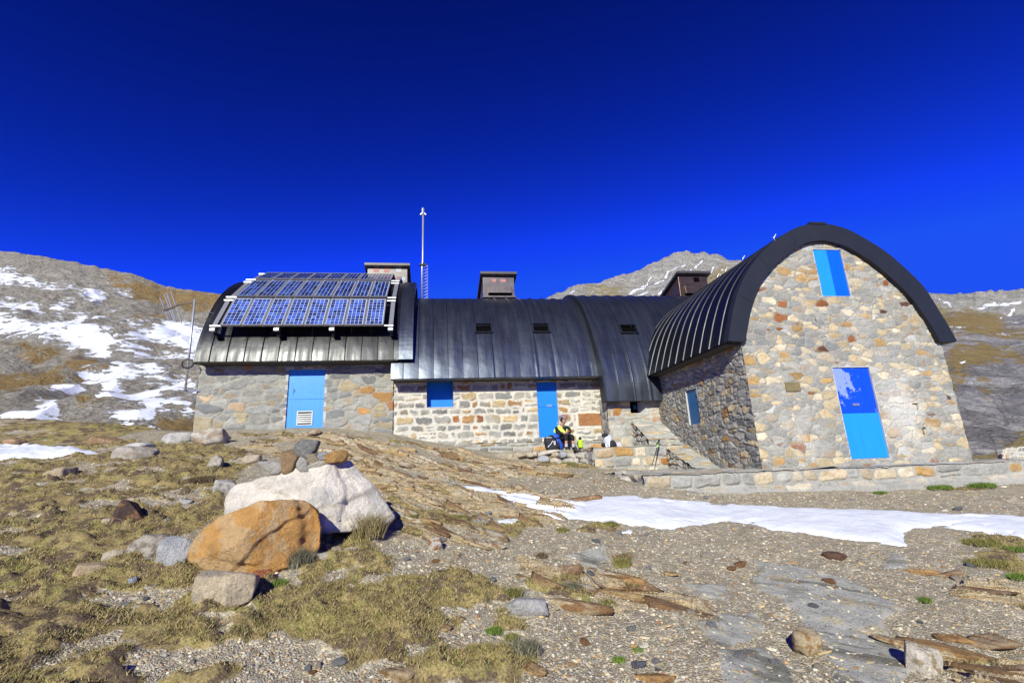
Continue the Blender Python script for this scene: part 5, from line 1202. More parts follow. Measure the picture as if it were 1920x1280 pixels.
for q, (cx, cy, w, h, col, lab) in enumerate([(1275, 985, 110, 90, (.62, .56, .44), 'cream stone leaning in the small pile below the terrace'), (1325, 1050, 175, 75, (.64, .60, .50), 'flat white stone in front of the small pile below the terrace'), (1385, 995, 100, 60, (.60, .56, .47), 'pale stone behind the flat white stone'), (1490, 1025, 90, 40, (.58, .55, .5), 'small pale stone right of the small pile'), (1200, 985, 80, 60, (.36, .22, .11), 'brown stone left of the small pile'), (1130, 960, 60, 30, (.5, .42, .3), 'thin tan stone at the terrace end')]):
    x, y = c1_(cx, cy); stone_px(x, y, w/7.385, h/7.385, col, lab, 640+q)
# ochre slabs that lie along the bedrock layers
ST_ANG = math.atan2(STRIKE[1], STRIKE[0])
for q, (cx, cy, w, h, dd, lab) in enumerate([(1030, 1072, 118, 24, .16, 'long ochre slab above the dark shrub in the lower middle'), (1175, 1090, 84, 20, .14, 'orange slab with a ragged right end'), (1180, 1112, 74, 18, .12, 'dark-edged ochre slab under the ragged one'), (1070, 1135, 150, 20, .16, 'very long tan slab ending at the flat pale grey stone'), (1280, 1150, 110, 22, .16, 'brown-streaked slab left of the grey bedrock'), (1320, 1160, 70, 14, .12, 'orange tip of the brown-streaked slab'), (1210, 895, 60, 10, .10, 'brown slab below the terrace end'),
                                       (740, 1268, 90, 26, .14, 'split ochre slab at the bottom edge'), (1000, 1262, 44, 18, .10, 'short ochre slab at the bottom edge'), (1225, 1275, 60, 16, .10, 'ochre sliver at the bottom edge'), (735, 1206, 34, 12, .07, 'cream stick-like slab in the turf hollow'), (860, 1162, 30, 12, .08, 'short orange slab in the turf'), (828, 1182, 30, 9, .08, 'thin pale orange slab in the turf'), (1730, 1074, 36, 12, .09, 'bright tan slab on gravel below the snow corner'), (1775, 1080, 36, 9, .08, 'thin cream slab right of the bright tan slab'),
                                       (1680, 1206, 52, 13, .10, 'ochre slab at the edge of the grey bedrock'), (1840, 1112, 100, 16, .12, 'long brown and cream slab with moss under it'), (1800, 1200, 44, 14, .12, 'orange slab among rubble at right'), (1860, 1210, 60, 16, .12, 'cream-orange slab at the right'), (1090, 938, 76, 16, .12, 'dark brown slab poking from the upper snow edge'), (1260, 1078, 24, 8, .07, 'small orange flake below the snow'), (1830, 1238, 120, 22, .2, 'broad orange slab at lower right'), (1880, 1262, 90, 20, .2, 'rusty slab in the lower right corner')]):
    rs = np.random.RandomState(700+q); p = hit(cx, cy); s = np.linalg.norm(p)/FPX
    V, F = polytope(4, rand_planes(rs, (w*s*1.15, dd*1.1, max(.035, h*s*.55)), 7), 700+q, .05, 11, 4.0)
    col = [(.52, .36, .17), (.50, .30, .12), (.42, .32, .20), (.56, .43, .25)][q % 4] if 'brown' not in lab and 'dark' not in lab else (.26, .17, .10)
    V = rotz(V, ST_ANG+rs.uniform(-.08, .08)); c = rock_cols(V, col, 700+q, .2, (.30, .17, .08), .35, 6)
    put('rock_slab', V, F, (p[0], p[1]+.02, p[2]+.012), c, lab, 'rock slab', 'ochre slabs along the bedrock')

# ledges of layered rock breaking out of the slope
rs = np.random.RandomState(131); kk = 0; ledge = []
for q in range(9):
    r2 = np.random.RandomState(860+q); V, F = polytope(4, rand_planes(r2, (1.0, r2.uniform(.14, .24), r2.uniform(.07, .13)), 5), 860+q, .03, 11, 5.0)
    ledge.append((V, F, rock_cols(V, [(.62, .49, .29), (.54, .38, .18), (.50, .44, .34), (.36, .22, .11), (.66, .56, .39), (.20, .12, .07), (.60, .48, .30), (.48, .34, .17), (.70, .61, .45)][q], 860+q, .2, (.30, .18, .09), .3, 7)))
lf = {}
for t_ in range(6000):
    if kk >= 190: break
    x = rs.uniform(-4.6, 4.4); y = rs.uniform(3.4, 14.6)
    if grid_at(ms, np.array([x]), np.array([y]))[0] < .6 or (y > 13.3 and x > 1.5): continue
    q = kk % 9; lab = 'layered tan rock ledge breaking out of the slope' if q not in (3, 5) else 'dark rusty rock ledge breaking out of the slope'; gp = 'tan ledges of the layered bedrock' if q not in (3, 5) else 'rusty ledges of the layered bedrock'
    if q not in lf: lf[q] = o = put('rock_ledge', ledge[q][0], ledge[q][1], (0, 0, 0), ledge[q][2], lab, 'rock ledge', gp)
    else: o = lf[q].copy(); COL.objects.link(o)
    L_ = rs.uniform(.25, .85)*(.55+.055*y); a = ST_ANG+rs.normal(0, .05); z0 = float(gzat(x, y)[0]); e = .35*L_
    zz = gzat([x-e*math.cos(a), x+e*math.cos(a)], [y-e*math.sin(a), y+e*math.sin(a)])
    o.location = (x, y, float(zz.mean())+.008); o.scale = (L_, L_*rs.uniform(.6, 1.0), L_*rs.uniform(.6, 1.0)); o.rotation_euler = Matrix.Rotation(a, 4, 'Z').to_euler()
    o.rotation_euler.rotate(Matrix.Rotation(-math.atan2(zz[1]-zz[0], 2*e), 3, Vector((-math.sin(a), math.cos(a), 0))))
    kk += 1
snow_polys = [poly_hit(SP)]
def in_snow(x, y):
    return poly_sd(x, y, snow_polys[0]) > -.05
def scatter(n, rmin, rmax, amin, amax, rs, pw=1.0):
    a = R_(amin)+rs.rand(n)*R_(amax-amin); u = rs.rand(n); r = (rmin**(1-pw+1e-6)+u*(rmax**(1-pw+1e-6)-rmin**(1-pw+1e-6)))**(1/(1-pw+1e-6))
    return r*np.sin(a), r*np.cos(a), r
# a few dozen loose fist-sized stones
rs = np.random.RandomState(91); sx, sy, sr = scatter(900, 3.0, 13, -46, 56, rs, 1.2)
okm = ~in_snow(sx, sy) & (grid_at(grass, sx, sy) < .35) & ~((sx > 3.7) & (sy > 9.0)) & (sy < 14.3) & ~((sy > 13.4) & (sx > 1.4)) & (base_z(sx, sy) > -2)
sx, sy = sx[okm][:150], sy[okm][:150]
kinds = [('grey angular stone lying loose on the gravel', 'grey stones loose on the gravel', (.36, .355, .34)), ('cream angular stone lying loose on the gravel', 'cream stones loose on the gravel', (.58, .50, .38)), ('rusty brown stone lying loose on the gravel', 'rusty stones loose on the gravel', (.36, .19, .09)), ('dark slate-grey stone lying loose on the gravel', 'slate stones loose on the gravel', (.20, .205, .22))]
protos = []
for q in range(12):
    r2 = np.random.RandomState(800+q); V, F = polytope(3, rand_planes(r2, (1.0, r2.uniform(.6, .9), r2.uniform(.3, .6))), 800+q, .05, 10)
    k = [0, 1, 0, 1, 2, 3, 1, 0, 2, 1, 3, 0][q]; protos.append((V, F, k, rock_cols(V, kinds[k][2], 800+q, .18)))
first = {}
for i, (x, y) in enumerate(zip(sx, sy)):
    q = i % 12; V, F, k, c = protos[q]; s = (.045+.075*rs.rand()**2)*(1+.05*y)
    if q not in first:
        o = put('loose_stone', V, F, (0, 0, 0), c, kinds[k][0], 'stone', kinds[k][1]); first[q] = o
    else:
        o = first[q].copy(); COL.objects.link(o)
    o.location = (x, y, float(gzat(x, y)[0])+s*.10); o.scale = (s, s, s*rs.uniform(.8, 1.1)); o.rotation_euler = (rs.uniform(-.2, .2), rs.uniform(-.2, .2), rs.uniform(0, 6.3))

# gravel: pebbles nobody could count
def pebbles(name, x, y, size, pal_, rs, flat=.6, elong=None, lift=.15, strike=False):
    V0, F0 = ico(1); n = len(x); k = len(V0)
    jit = 1+(rs.rand(n, k)-.5)*.55
    S = np.stack([rs.uniform(.8, 1.4, n), rs.uniform(.6, 1.0, n), rs.uniform(.35, .8, n)*flat/.6], 1)*size[:, None]
    if elong is not None: S[:, 0] *= elong; S[:, 2] *= .8
    V = V0[None]*jit[:, :, None]*S[:, None, :]
    tx, ty = rs.uniform(-.35, .35, n), rs.uniform(-.35, .35, n); a = rs.uniform(0, 6.3, n) if not strike else ST_ANG+rs.normal(0, .10, n)
    V[:, :, 2] += V[:, :, 0]*tx[:, None]+V[:, :, 1]*ty[:, None]
    X = V[:, :, 0]*np.cos(a)[:, None]-V[:, :, 1]*np.sin(a)[:, None]; Yq = V[:, :, 0]*np.sin(a)[:, None]+V[:, :, 1]*np.cos(a)[:, None]
    z = gzat(x, y)+S[:, 2]*lift
    V = np.stack([X+x[:, None], Yq+y[:, None], V[:, :, 2]+z[:, None]], 2).reshape(-1, 3)
    F = (F0[None]+(np.arange(n)*k)[:, None, None]).reshape(-1, 3)
    ci = np.minimum(np.searchsorted(np.cumsum(pal_[0]), rs.rand(n)), len(pal_[0])-1); c = pal_[1][ci]*(.75+.5*rs.rand(n))[:, None]
    return tag(mesh_np(name, V, F, PEB, None, False, np.repeat(np.clip(c, .01, .85), k, 0)), kind='stuff')
def m_peb():
    t = NT('pebbles'); v = t.coord(); c = t.mix(1.0, t.attr('Col', 'Color'), t.ramp(t.noise(v, 60, 4, .6), [(.3, (.76, .745, .65)), (.7, (1.16, 1.14, 1.0))]), 'MULTIPLY'); return t.done(c, .85, 0, t.bump(t.noise(v, 90, 3), .4, .01), .25)
PEB = m_peb()
PPAL = pal((26, (.45, .42, .375)), (20, (.54, .475, .375)), (12, (.32, .31, .305)), (12, (.60, .52, .40)), (8, (.48, .32, .17)), (4, (.30, .14, .08)), (6, (.70, .67, .62)), (8, (.40, .32, .22)))
rs = np.random.RandomState(95); x, y, r = scatter(60000, 2.7, 13.5, -50, 60, rs, 1.35)
ok = ~in_snow(x, y) & (grid_at(grass, x, y) < .4) & ~((x > 3.8) & (y > 9.05)) & (y < 14.6) & (rs.rand(len(x)) > grid_at(mb, x, y)*.80) & (rs.rand(len(x)) > grid_at(smask, x, y)*.55)
x, y = x[ok][:34000], y[ok][:34000]
pebbles('gravel', x, y, (.0045+.010*rs.rand(len(x))**2.4)*(.85+.09*y), PPAL, rs)
# splinters of layered rock
x, y, r = scatter(30000, 3.0, 16, -48, 60, rs, .9); ok = ((grid_at(smask, x, y) > .35) & (rs.rand(len(x)) < .25) | (grid_at(grass, x, y) < .3) & (rs.rand(len(x)) < .30) & (y < 9)) & ~in_snow(x, y) & (y < 15); x, y = x[ok][:1700], y[ok][:1700]
pebbles('rock_splinters', x, y, (.010+.020*rs.rand(len(x))**2)*(.7+.05*y), pal((20, (.50, .38, .22)), (20, (.50, .42, .30)), (28, (.40, .375, .335)), (10, (.34, .21, .11)), (8, (.22, .16, .12)), (10, (.58, .53, .44))), rs, .5, rs.uniform(1.1, 2.2, len(x)), .1, True)

# ------------------------------------------------------------------ turf and tufts
def m_grass():
    t = NT('dry_grass_blades'); c = t.attr('Col', 'Color'); t.p.inputs['Subsurface Weight'].default_value = 0
    return t.done(c, .75, 0, None, .15)
GRASSM = m_grass()
def blades(name, x, y, z, h, lean, w, pal_, rs, parent=None, cvar=.5):
    n = len(x); a = rs.uniform(0, 6.3, n); dx, dy = np.cos(a), np.sin(a)
    la = rs.uniform(0, 6.3, n); ox, oy = np.cos(la)*lean*h, np.sin(la)*lean*h
    b0 = np.stack([x-dx*w, y-dy*w, z-.005], 1); b1 = np.stack([x+dx*w, y+dy*w, z-.005], 1)
    m0 = np.stack([x-dx*w*.7+ox*.35, y-dy*w*.7+oy*.35, z+h*.6], 1); m1 = np.stack([x+dx*w*.7+ox*.35, y+dy*w*.7+oy*.35, z+h*.6], 1)
    t0 = np.stack([x+ox-dx*w*.1, y+oy-dy*w*.1, z+h], 1); t1 = np.stack([x+ox+dx*w*.1, y+oy+dy*w*.1, z+h], 1)
    V = np.stack([b0, b1, m0, m1, t0, t1], 1).reshape(-1, 3); k = np.arange(n)*6
    F = np.concatenate([np.stack([k, k+1, k+3, k+2], 1), np.stack([k+2, k+3, k+5, k+4], 1)])
    ci = np.minimum(np.searchsorted(np.cumsum(pal_[0]), rs.rand(n)), len(pal_[0])-1); c = pal_[1][ci]*(1-cvar/2+cvar*rs.rand(n))[:, None]
    return mesh_np(name, V, F, GRASSM, parent, False, np.repeat(c, 6, 0))
GPAL = pal((34, (.36, .28, .115)), (22, (.29, .24, .09)), (12, (.23, .22, .065)), (5, (.15, .19, .04)), (18, (.46, .37, .19)), (8, (.18, .11, .06)))
rs = np.random.RandomState(97); x, y, r = scatter(520000, 2.6, 15, -62, 58, rs, 1.2)
g = grid_at(grass, x, y); cl = fbm(x*4.3, y*4.3, 71, 4); so = .5*fbm(x*1.6+7, y*1.6, 44, 4)+.5*fbm(x*5+7, y*5, 47, 3)
ok = (g > .45) & (rs.rand(len(x)) < sstep(.20, .42, cl)*(1-.9*sstep(.50, .57, so))) & ~in_snow(x, y) & (y < 14.7)
x, y, cl = x[ok][:170000], y[ok][:170000], cl[ok][:170000]
tag(blades('turf_grass', x, y, gzat(x, y), (.009+.020*rs.rand(len(x)))*(.5+1.0*cl)*(1+.03*y), 1.3, .0016+.00042*y, GPAL, rs), kind='stuff')
def tuft(cx, by, h, rad, n, pal_, label, seed, lean=.55, name='grass_tuft', w=.003, squash=1.0):
    rs = np.random.RandomState(seed); p = hit(cx, by); a = rs.uniform(0, 6.3, n); q = rad*np.sqrt(rs.rand(n)); x = p[0]+q*np.cos(a); y = p[1]+q*np.sin(a)*.8
    z = p[2]+np.sqrt(np.clip(1-(q/rad)**2, 0, 1))*h*.35*squash
    o = blades(name, x, y, z, h*(.45+.6*rs.rand(n)), lean, w, pal_, rs)
    return tag(o, label, 'grass tuft')
DRY = pal((40, (.34, .27, .13)), (30, (.27, .215, .09)), (15, (.42, .35, .2)), (10, (.18, .15, .06)))
GRY = pal((40, (.22, .21, .14)), (30, (.16, .15, .09)), (20, (.11, .10, .06)), (10, (.30, .28, .2)))
GRN = pal((40, (.12, .20, .03)), (30, (.17, .24, .045)), (20, (.09, .14, .025)))
MOS = pal((40, (.20, .19, .055)), (30, (.26, .225, .08)), (20, (.14, .15, .04)))
DKB = pal((40, (.10, .065, .04)), (30, (.16, .11, .07)), (20, (.20, .17, .08)))
tuft(690, 1010, .26, .20, 900, DRY, 'tall dry straw-coloured tuft at the right end of the white boulder', 901, .75)
tuft(560, 1066, .17, .13, 800, GRY, 'grey-green tuft against the lower right of the orange boulder', 902)
tuft(596, 1022, .16, .14, 700, GRY, 'dark tuft between the two big boulders', 903)
tuft(430, 1118, .09, .10, 500, GRN, 'fresh green tuft under the flat-topped tan block', 904)
tuft(515, 1098, .05, .12, 400, GRN, 'low bright green tuft right of the red stone', 905)
for q, (cx, by, h, rd, n, pl_, lab) in enumerate([(1075, 1112, .09, .10, 500, GRY, 'dull brown-green cushion among the ochre slabs'), (1168, 1062, .08, .10, 400, MOS, 'olive cushion above the orange slab'), (1140, 1140, .07, .07, 300, MOS, 'small olive cushion at the end of the long tan slab'), (926, 1186, .04, .07, 260, GRN, 'bright green cushion on gravel left of centre'), (960, 1198, .04, .06, 220, MOS, 'yellow-green cushion right of the bright green one'), (985, 1225, .09, .12, 500, GRY, 'dark cushion near the bottom middle'), (900, 1230, .06, .12, 450, MOS, 'round olive cushion near the bottom edge'), (960, 1120, .08, .10, 450, MOS, 'olive cushion left of the flat pale grey stone'),
                                           (1095, 1130, .03, .10, 300, GRN, 'strip of dark moss under the ochre slabs'), (1195, 1222, .03, .05, 160, GRN, 'little green plant alone on the gravel'), (1160, 1240, .03, .05, 160, GRN, 'little green plant below the lone one'), (1840, 1020, .06, .22, 900, MOS, 'long mossy mat at the right below the snow'), (1900, 1032, .05, .18, 700, GRN, 'greener mat at the right edge below the snow'), (1850, 1058, .05, .22, 900, MOS, 'second mossy mat lower at the right'), (1910, 1085, .05, .12, 400, GRN, 'green cushion at the right edge'), (1735, 1128, .04, .06, 200, GRN, 'tiny green plant by the grey bedrock'), (1275, 904, .10, .14, 500, MOS, 'olive tuft against the left end of the terrace'),
                                           (1365, 912, .06, .08, 300, GRN, 'green weed at the foot of the terrace'), (1650, 926, .05, .12, 400, GRN, 'small grass strip at the terrace foot'), (1760, 917, .08, .26, 900, GRN, 'grass strip along the terrace foot'), (1840, 914, .09, .26, 900, GRN, 'thicker grass strip along the terrace foot at right'), (1015, 1045, .05, .07, 250, DKB, 'dark heather clump on gravel in the middle'), (1145, 985, .06, .10, 400, MOS, 'olive cushion just below the snow'), (1055, 998, .06, .09, 350, MOS, 'olive cushion below the snow, left one'),
                                           (227, 958, .07, .09, 350, DKB, 'dark heather clump behind the pointed rock'), (90, 955, .06, .12, 400, DKB, 'dark heather clump at far left'), (380, 905, .10, .22, 700, DKB, 'brown heather by the grey layered stone'), (860, 972, .05, .14, 450, MOS, 'olive mat among the layered rock'), (770, 972, .05, .10, 300, MOS, 'small olive mat beside the white boulder'), (1065, 872, .08, .25, 700, MOS, 'mossy grass in the loose step'), (1110, 870, .08, .15, 500, MOS, 'mossy grass at the right end of the loose step')]):
    tuft(cx, by, h, rd, n, pl_, lab, 910+q, .8, 'plant_cushion' if rd < .3 else 'grass_tuft')

# ------------------------------------------------------------------ the hiker and her things
def skin(name, nodes, edges, mat, parent, sub=2, root=0):
    me = bpy.data.meshes.new(name); keys = list(nodes); ix = {k: i for i, k in enumerate(keys)}
    me.from_pydata([tuple(map(float, nodes[k][0])) for k in keys], [(ix[a], ix[b]) for a, b in edges], [])
    o = link(name, me, mat, parent)
    o.modifiers.new('Skin', 'SKIN')
    if not me.skin_vertices: return o
    for i, k in enumerate(keys):
        r = nodes[k][1]; sv = me.skin_vertices[0].data[i]; sv.radius = r if isinstance(r, tuple) else (r, r); sv.use_root = (i == root)
    o.modifiers['Skin'].use_smooth_shade = True
    s = o.modifiers.new('Subdivision', 'SUBSURF'); s.levels = sub; s.render_levels = sub
    return o
SKINM = m_simple('skin', (.50, .27, .17), .55, 0, .1, 20, .05); BLACKC = m_simple('black_cloth', (.012, .012, .014), .85, 0, .3, 20, .3, 80)
HIVIS = m_simple('hi_vis_cloth', (.60, .92, .10), .7, 0, .08, 15, .2); CAPM = m_simple('mauve_cap_cloth', (.24, .165, .175), .85, 0, .15, 20, .2)
SOCK = m_simple('grey_sock_wool', (.42, .42, .47), .9, 0, .15, 40, .3); SHOE = m_simple('dark_boot_leather', (.035, .034, .033), .7); SOLE = m_simple('boot_sole_rubber', (.09, .09, .085), .8)
HAIR = m_simple('dark_hair', (.02, .014, .01), .6); BLUEC = m_simple('blue_nylon', (.02, .075, .42), .6, 0, .25, 14, .25); LGREY = m_simple('light_grey_nylon', (.48, .48, .53), .7, 0, .2, 14, .3); WHITEP = m_simple('white_piping', (.75, .76, .78), .6)
LIME = m_simple('lime_enamel', (.45, .72, .015), .35, 0, .05); NAVY = m_simple('black_nylon', (.014, .015, .022), .7, 0, .3, 16, .3)
hk = empty('person', tuple(onY(1060, 842, 14.4))); tag(hk, 'hiker in mauve cap, hi-vis vest and black clothes, seated eating beside the narrow door', 'person')
J = lambda x, y, Y: onY(x, y, Y)
hip = J(1051.5, 823.5, 14.72); che = J(1050.5, 806.5, 14.66); nek = J(1053.5, 798.5, 14.58); hed = J(1057.0, 787.5, 14.50); crn = J(1057.5, 783.0, 14.50); chin = J(1059.0, 792.5, 14.46); nose = J(1060.6, 789.3, 14.405)
shL = J(1043.8, 801.5, 14.62); shR = J(1064.3, 801.0, 14.54); elL = J(1045.5, 813.0, 14.42); elR = J(1069.0, 808.5, 14.36); wrL = J(1058.5, 811.5, 14.27); wrR = J(1066.5, 808.3, 14.24)
knL = J(1061.5, 817.0, 14.33); knR = J(1073.0, 816.5, 14.32); anL = J(1061.8, 837.0, 14.36); anR = J(1075.2, 837.5, 14.34); toL = J(1064.5, 841.0, 14.18); toR = J(1080.0, 841.0, 14.17)
hpL = hip+np.array((-.05, -.04, 0)); hpR = hip+np.array((.10, -.05, 0))
lerp = lambda a, b, t: a*(1-t)+b*t
nodes = {'hip': (hip, (.13, .12)), 'waist': (lerp(hip, che, .5), (.115, .10)), 'chest': (che, (.125, .105)), 'neck': (nek, .048), 'skull': (hed, .083), 'crown': (crn, .075), 'chin': (chin, .045), 'nose': (nose, .016), 'shL': (shL, .058), 'elL': (elL, .042), 'wrL': (wrL, .027), 'shR': (shR, .058), 'elR': (elR, .042), 'wrR': (wrR, .027),
         'hpL': (hpL, .085), 'knL': (knL, .056), 'anL': (anL, .036), 'toL': (toL, .034), 'hpR': (hpR, .085), 'knR': (knR, .056), 'anR': (anR, .036), 'toR': (toR, .034)}
edges = [('hip', 'waist'), ('waist', 'chest'), ('chest', 'neck'), ('neck', 'skull'), ('skull', 'crown'), ('skull', 'chin'), ('skull', 'nose'), ('chest', 'shL'), ('shL', 'elL'), ('elL', 'wrL'), ('chest', 'shR'), ('shR', 'elR'), ('elR', 'wrR'), ('hip', 'hpL'), ('hpL', 'knL'), ('knL', 'anL'), ('anL', 'toL'), ('hip', 'hpR'), ('hpR', 'knR'), ('knR', 'anR'), ('anR', 'toR')]
food = lerp(wrL, wrR, .55)+np.array((.02, -.07, .015))
for s, w, e in (('L', wrL, elL), ('R', wrR, elR)):
    d = food-w; d /= np.linalg.norm(d); palm = w+d*.05; nodes['pm'+s] = (palm, (.030, .016)); edges.append(('wr'+s, 'pm'+s))
    sd = np.cross(d, (0, 0, 1)); sd /= np.linalg.norm(sd); up = np.cross(sd, d)
    for q, (o_, ln) in enumerate(((-.027, .055), (-.009, .065), (.009, .068), (.026, .060))):
        k0, k1, k2 = [f'f{s}{q}{i}' for i in range(3)]
        a = palm+up*o_+d*.022; b = a+d*ln*.5+sd*.012*(1 if s == 'L' else -1); c = b+d*ln*.3-sd*.022*(1 if s == 'L' else -1)
        for k, p, r in ((k0, a, .0095), (k1, b, .009), (k2, c, .0075)): nodes[k] = (p, r)
        edges += [('pm'+s, k0), (k0, k1), (k1, k2)]
    a = palm-d*.02+up*.030; b = a+d*.03+up*.012; nodes['t'+s+'0'] = (a, .011); nodes['t'+s+'1'] = (b, .009); edges += [('pm'+s, 't'+s+'0'), ('t'+s+'0', 't'+s+'1')]
skin('body', nodes, edges, SKINM, hk, 2)
g = lambda k, r: (nodes[k][0], r)
skin('jacket', {'hip': g('hip', (.135, .125)), 'chest': g('chest', (.132, .112)), 'neckline': (lerp(che, nek, .75), .062), 'shL': g('shL', .072), 'elL': g('elL', .056), 'cuffL': (lerp(elL, wrL, .88), .042), 'shR': g('shR', .072), 'elR': g('elR', .056), 'cuffR': (lerp(elR, wrR, .86), .042)},
     [('hip', 'chest'), ('chest', 'neckline'), ('chest', 'shL'), ('shL', 'elL'), ('elL', 'cuffL'), ('chest', 'shR'), ('shR', 'elR'), ('elR', 'cuffR')], BLACKC, hk)
skin('trousers', {'hip': g('hip', (.14, .13)), 'hpL': g('hpL', .098), 'knL': g('knL', .070), 'cuL': (lerp(knL, anL, .50), .064), 'hpR': g('hpR', .098), 'knR': g('knR', .070), 'cuR': (lerp(knR, anR, .50), .064)}, [('hip', 'hpL'), ('hpL', 'knL'), ('knL', 'cuL'), ('hip', 'hpR'), ('hpR', 'knR'), ('knR', 'cuR')], BLACKC, hk)
# vest: two broad front bands meeting in a V, shoulder yokes and the side that shows behind the arm
vb = J(1060.5, 813.5, 14.44)
def band(name, pts, w):
    V = []; 
    for p, wd, nrm in pts:
        V += [p-np.array(wd)*w, p+np.array(wd)*w, p+np.array(wd)*w+np.array(nrm)*.012, p-np.array(wd)*w+np.array(nrm)*.012]
    F = []; n = len(pts)
    for i in range(n-1):
        for k in range(4): F.append((i*4+k, i*4+(k+1) % 4, (i+1)*4+(k+1) % 4, (i+1)*4+k))
    F += [(3, 2, 1, 0), tuple((n-1)*4+k for k in range(4))]
    m = MB(); m.add(V, F); o = m.build(name, HIVIS, hk, True); s = o.modifiers.new('Subdivision', 'SUBSURF'); s.levels = 1; s.render_levels = 2; return o
nf = (.25, -.95, .15)
band('vest_front', [(J(1045.5, 797.8, 14.62), (.5, -.1, .75), (0, 0, 1)), (J(1047.5, 800.5, 14.50), (.62, -.2, .70), nf), (J(1054, 807, 14.475), (.70, -.15, .62), nf), (vb, (.7, -.1, .5), nf)], .058)
band('vest_front', [(J(1064.5, 798.5, 14.56), (.9, -.1, .2), (0, 0, 1)), (J(1064.8, 802, 14.455), (.95, -.1, .2), nf), (J(1063.2, 807, 14.435), (.9, -.1, .3), nf), (J(1061.5, 813, 14.432), (.8, 0, .3), nf)], .042)
band('vest_side', [(J(1044.5, 799.5, 14.72), (.5, -.6, .4), (-.6, -.6, .4)), (J(1040.8, 805, 14.70), (.5, -.7, 0), (-.8, -.6, .1)), (J(1041.0, 811.5, 14.70), (.5, -.7, 0), (-.8, -.6, 0))], .075)
hd = (nose-hed); hd /= np.linalg.norm(hd)
def dome(name, c, r, mat, ax, zmin, scale=(1, 1, 1), parent=hk):
    V, F = ico(4); k = V[:, 2] >= zmin; W = V.copy(); W[~k, 2] = zmin
    W = W*np.array(scale)*r; z = np.array(ax, float); z /= np.linalg.norm(z); x = hd-z*(hd@z); x /= np.linalg.norm(x); y = np.cross(z, x)
    return mesh_np(name, W @ np.array((x, y, z))+c, F, mat, parent, True)
capc = crn+np.array((0, 0, .012)); upv = np.array((0.12, -.18, 1.0))
cap_ = dome('cap', capc, .108, CAPM, upv, -.12, (1.05, .92, .92))
z = upv/np.linalg.norm(upv); x = hd-z*(hd@z); x /= np.linalg.norm(x); y = np.cross(z, x); m = MB(); ring = []
for t in np.linspace(-1.15, 1.15, 9): ring.append((t, capc+x*.09*math.cos(t)+y*.092*math.sin(t), capc+x*(.09*math.cos(t)+.085*math.cos(t*.85))+y*.088*math.sin(t)-z*.035))
V = []
for t, a, b in ring: V += [a, b, b-z*.008, a-z*.008]
F = [(i*4+k, i*4+(k+1) % 4, i*4+4+(k+1) % 4, i*4+4+k) for i in range(8) for k in range(4)]+[(3, 2, 1, 0), (32, 33, 34, 35)]
m.add(V, F); m.build('brim', CAPM, cap_, True)
dome('hair', hed-hd*.022+np.array((0, .01, .008)), .096, HAIR, upv, -1, (.92, 1.0, 1.05))
# the face is left clear of hair: a skin mask over the front of the skull with eyes and mouth
fc = hed+hd*.030; dome('face', fc, .074, SKINM, upv, -1, (.92, .86, 1.08))
rt = np.cross(hd, (0, 0, 1)); rt /= np.linalg.norm(rt)
for s in (-1, 1):
    MB().tube([fc+hd*.060+rt*s*.026+np.array((0, 0, .012)), fc+hd*.072+rt*s*.026+np.array((0, 0, .011))], .009, 8).build('eye', HAIR, hk)
m = MB(); m.bar(fc+hd*.060-rt*.02+np.array((0, 0, -.042)), fc+hd*.060+rt*.02+np.array((0, 0, -.042)), .012, .010); m.build('mouth', m_simple('lips', (.36, .13, .11), .5), hk)
for an, to, kn in ((anL, toL, knL), (anR, toR, knR)):
    skin('sock', {'a': (lerp(anL if an is anL else anR, kn, .34), .047), 'b': (an, .050), 'c': (lerp(an, to, .35), .048)}, [('a', 'b'), ('b', 'c')], SOCK, hk)
    d = to-an; d[2] = 0; d /= np.linalg.norm(d); he = an-d*.05+np.array((0, 0, -.035))
    b_ = skin('boot', {'heel': (he, .052), 'mid': (lerp(he, to, .5)+np.array((0, 0, .008)), .052), 'toe': (to+d*.03+np.array((0, 0, -.002)), .046), 'ankle': (an+np.array((0, 0, -.012)), .054)}, [('heel', 'mid'), ('mid', 'toe'), ('heel', 'ankle')], SHOE, hk)
    zf = min(he[2], to[2])-.052; sdv = np.array((-d[1], d[0], 0)); m = MB()
    q = [he-d*.05-sdv*.038, he-d*.05+sdv*.038, to+d*.065+sdv*.034, to+d*.065-sdv*.034]; m.hexa([np.array((p[0], p[1], zf)) for p in q], [np.array((p[0], p[1], zf+.03)) for p in q]); m.build('sole', SOLE, b_, bevel=.008)
V, F = polytope(3, rand_planes(np.random.RandomState(3), (.06, .05, .05)), 3, .05); tag(put('snack', V, F, food, rock_cols(V, (.45, .12, .09), 3), 'small reddish snack in the hands of the hiker', 'snack'))

def soft_box(name, c, d, mat, parent, seed, ax=None, pow_=3.0, noise=.06, taper=.8, sub=4):
    """a stuffed bag shape: superellipsoid with sag and creases"""
    V, F = ico(sub); d = np.array(d)/2
    r = 1/np.power((np.abs(V)**pow_).sum(1), 1/pow_); W = V*r[:, None]
    t = (W[:, 2]+1)/2; W[:, 0] *= 1-(1-taper)*t; W[:, 1] *= 1-(1-taper)*t*.8
    n = fbm(W[:, 0]*2.2+seed, W[:, 2]*2.2+W[:, 1], seed, 4)-.5; W = W*(1+n*noise*3)[:, None]*d
    if ax is not None: W = W @ np.array(ax, float)
    return mesh_np(name, W+np.array(c), F, mat, parent, True)
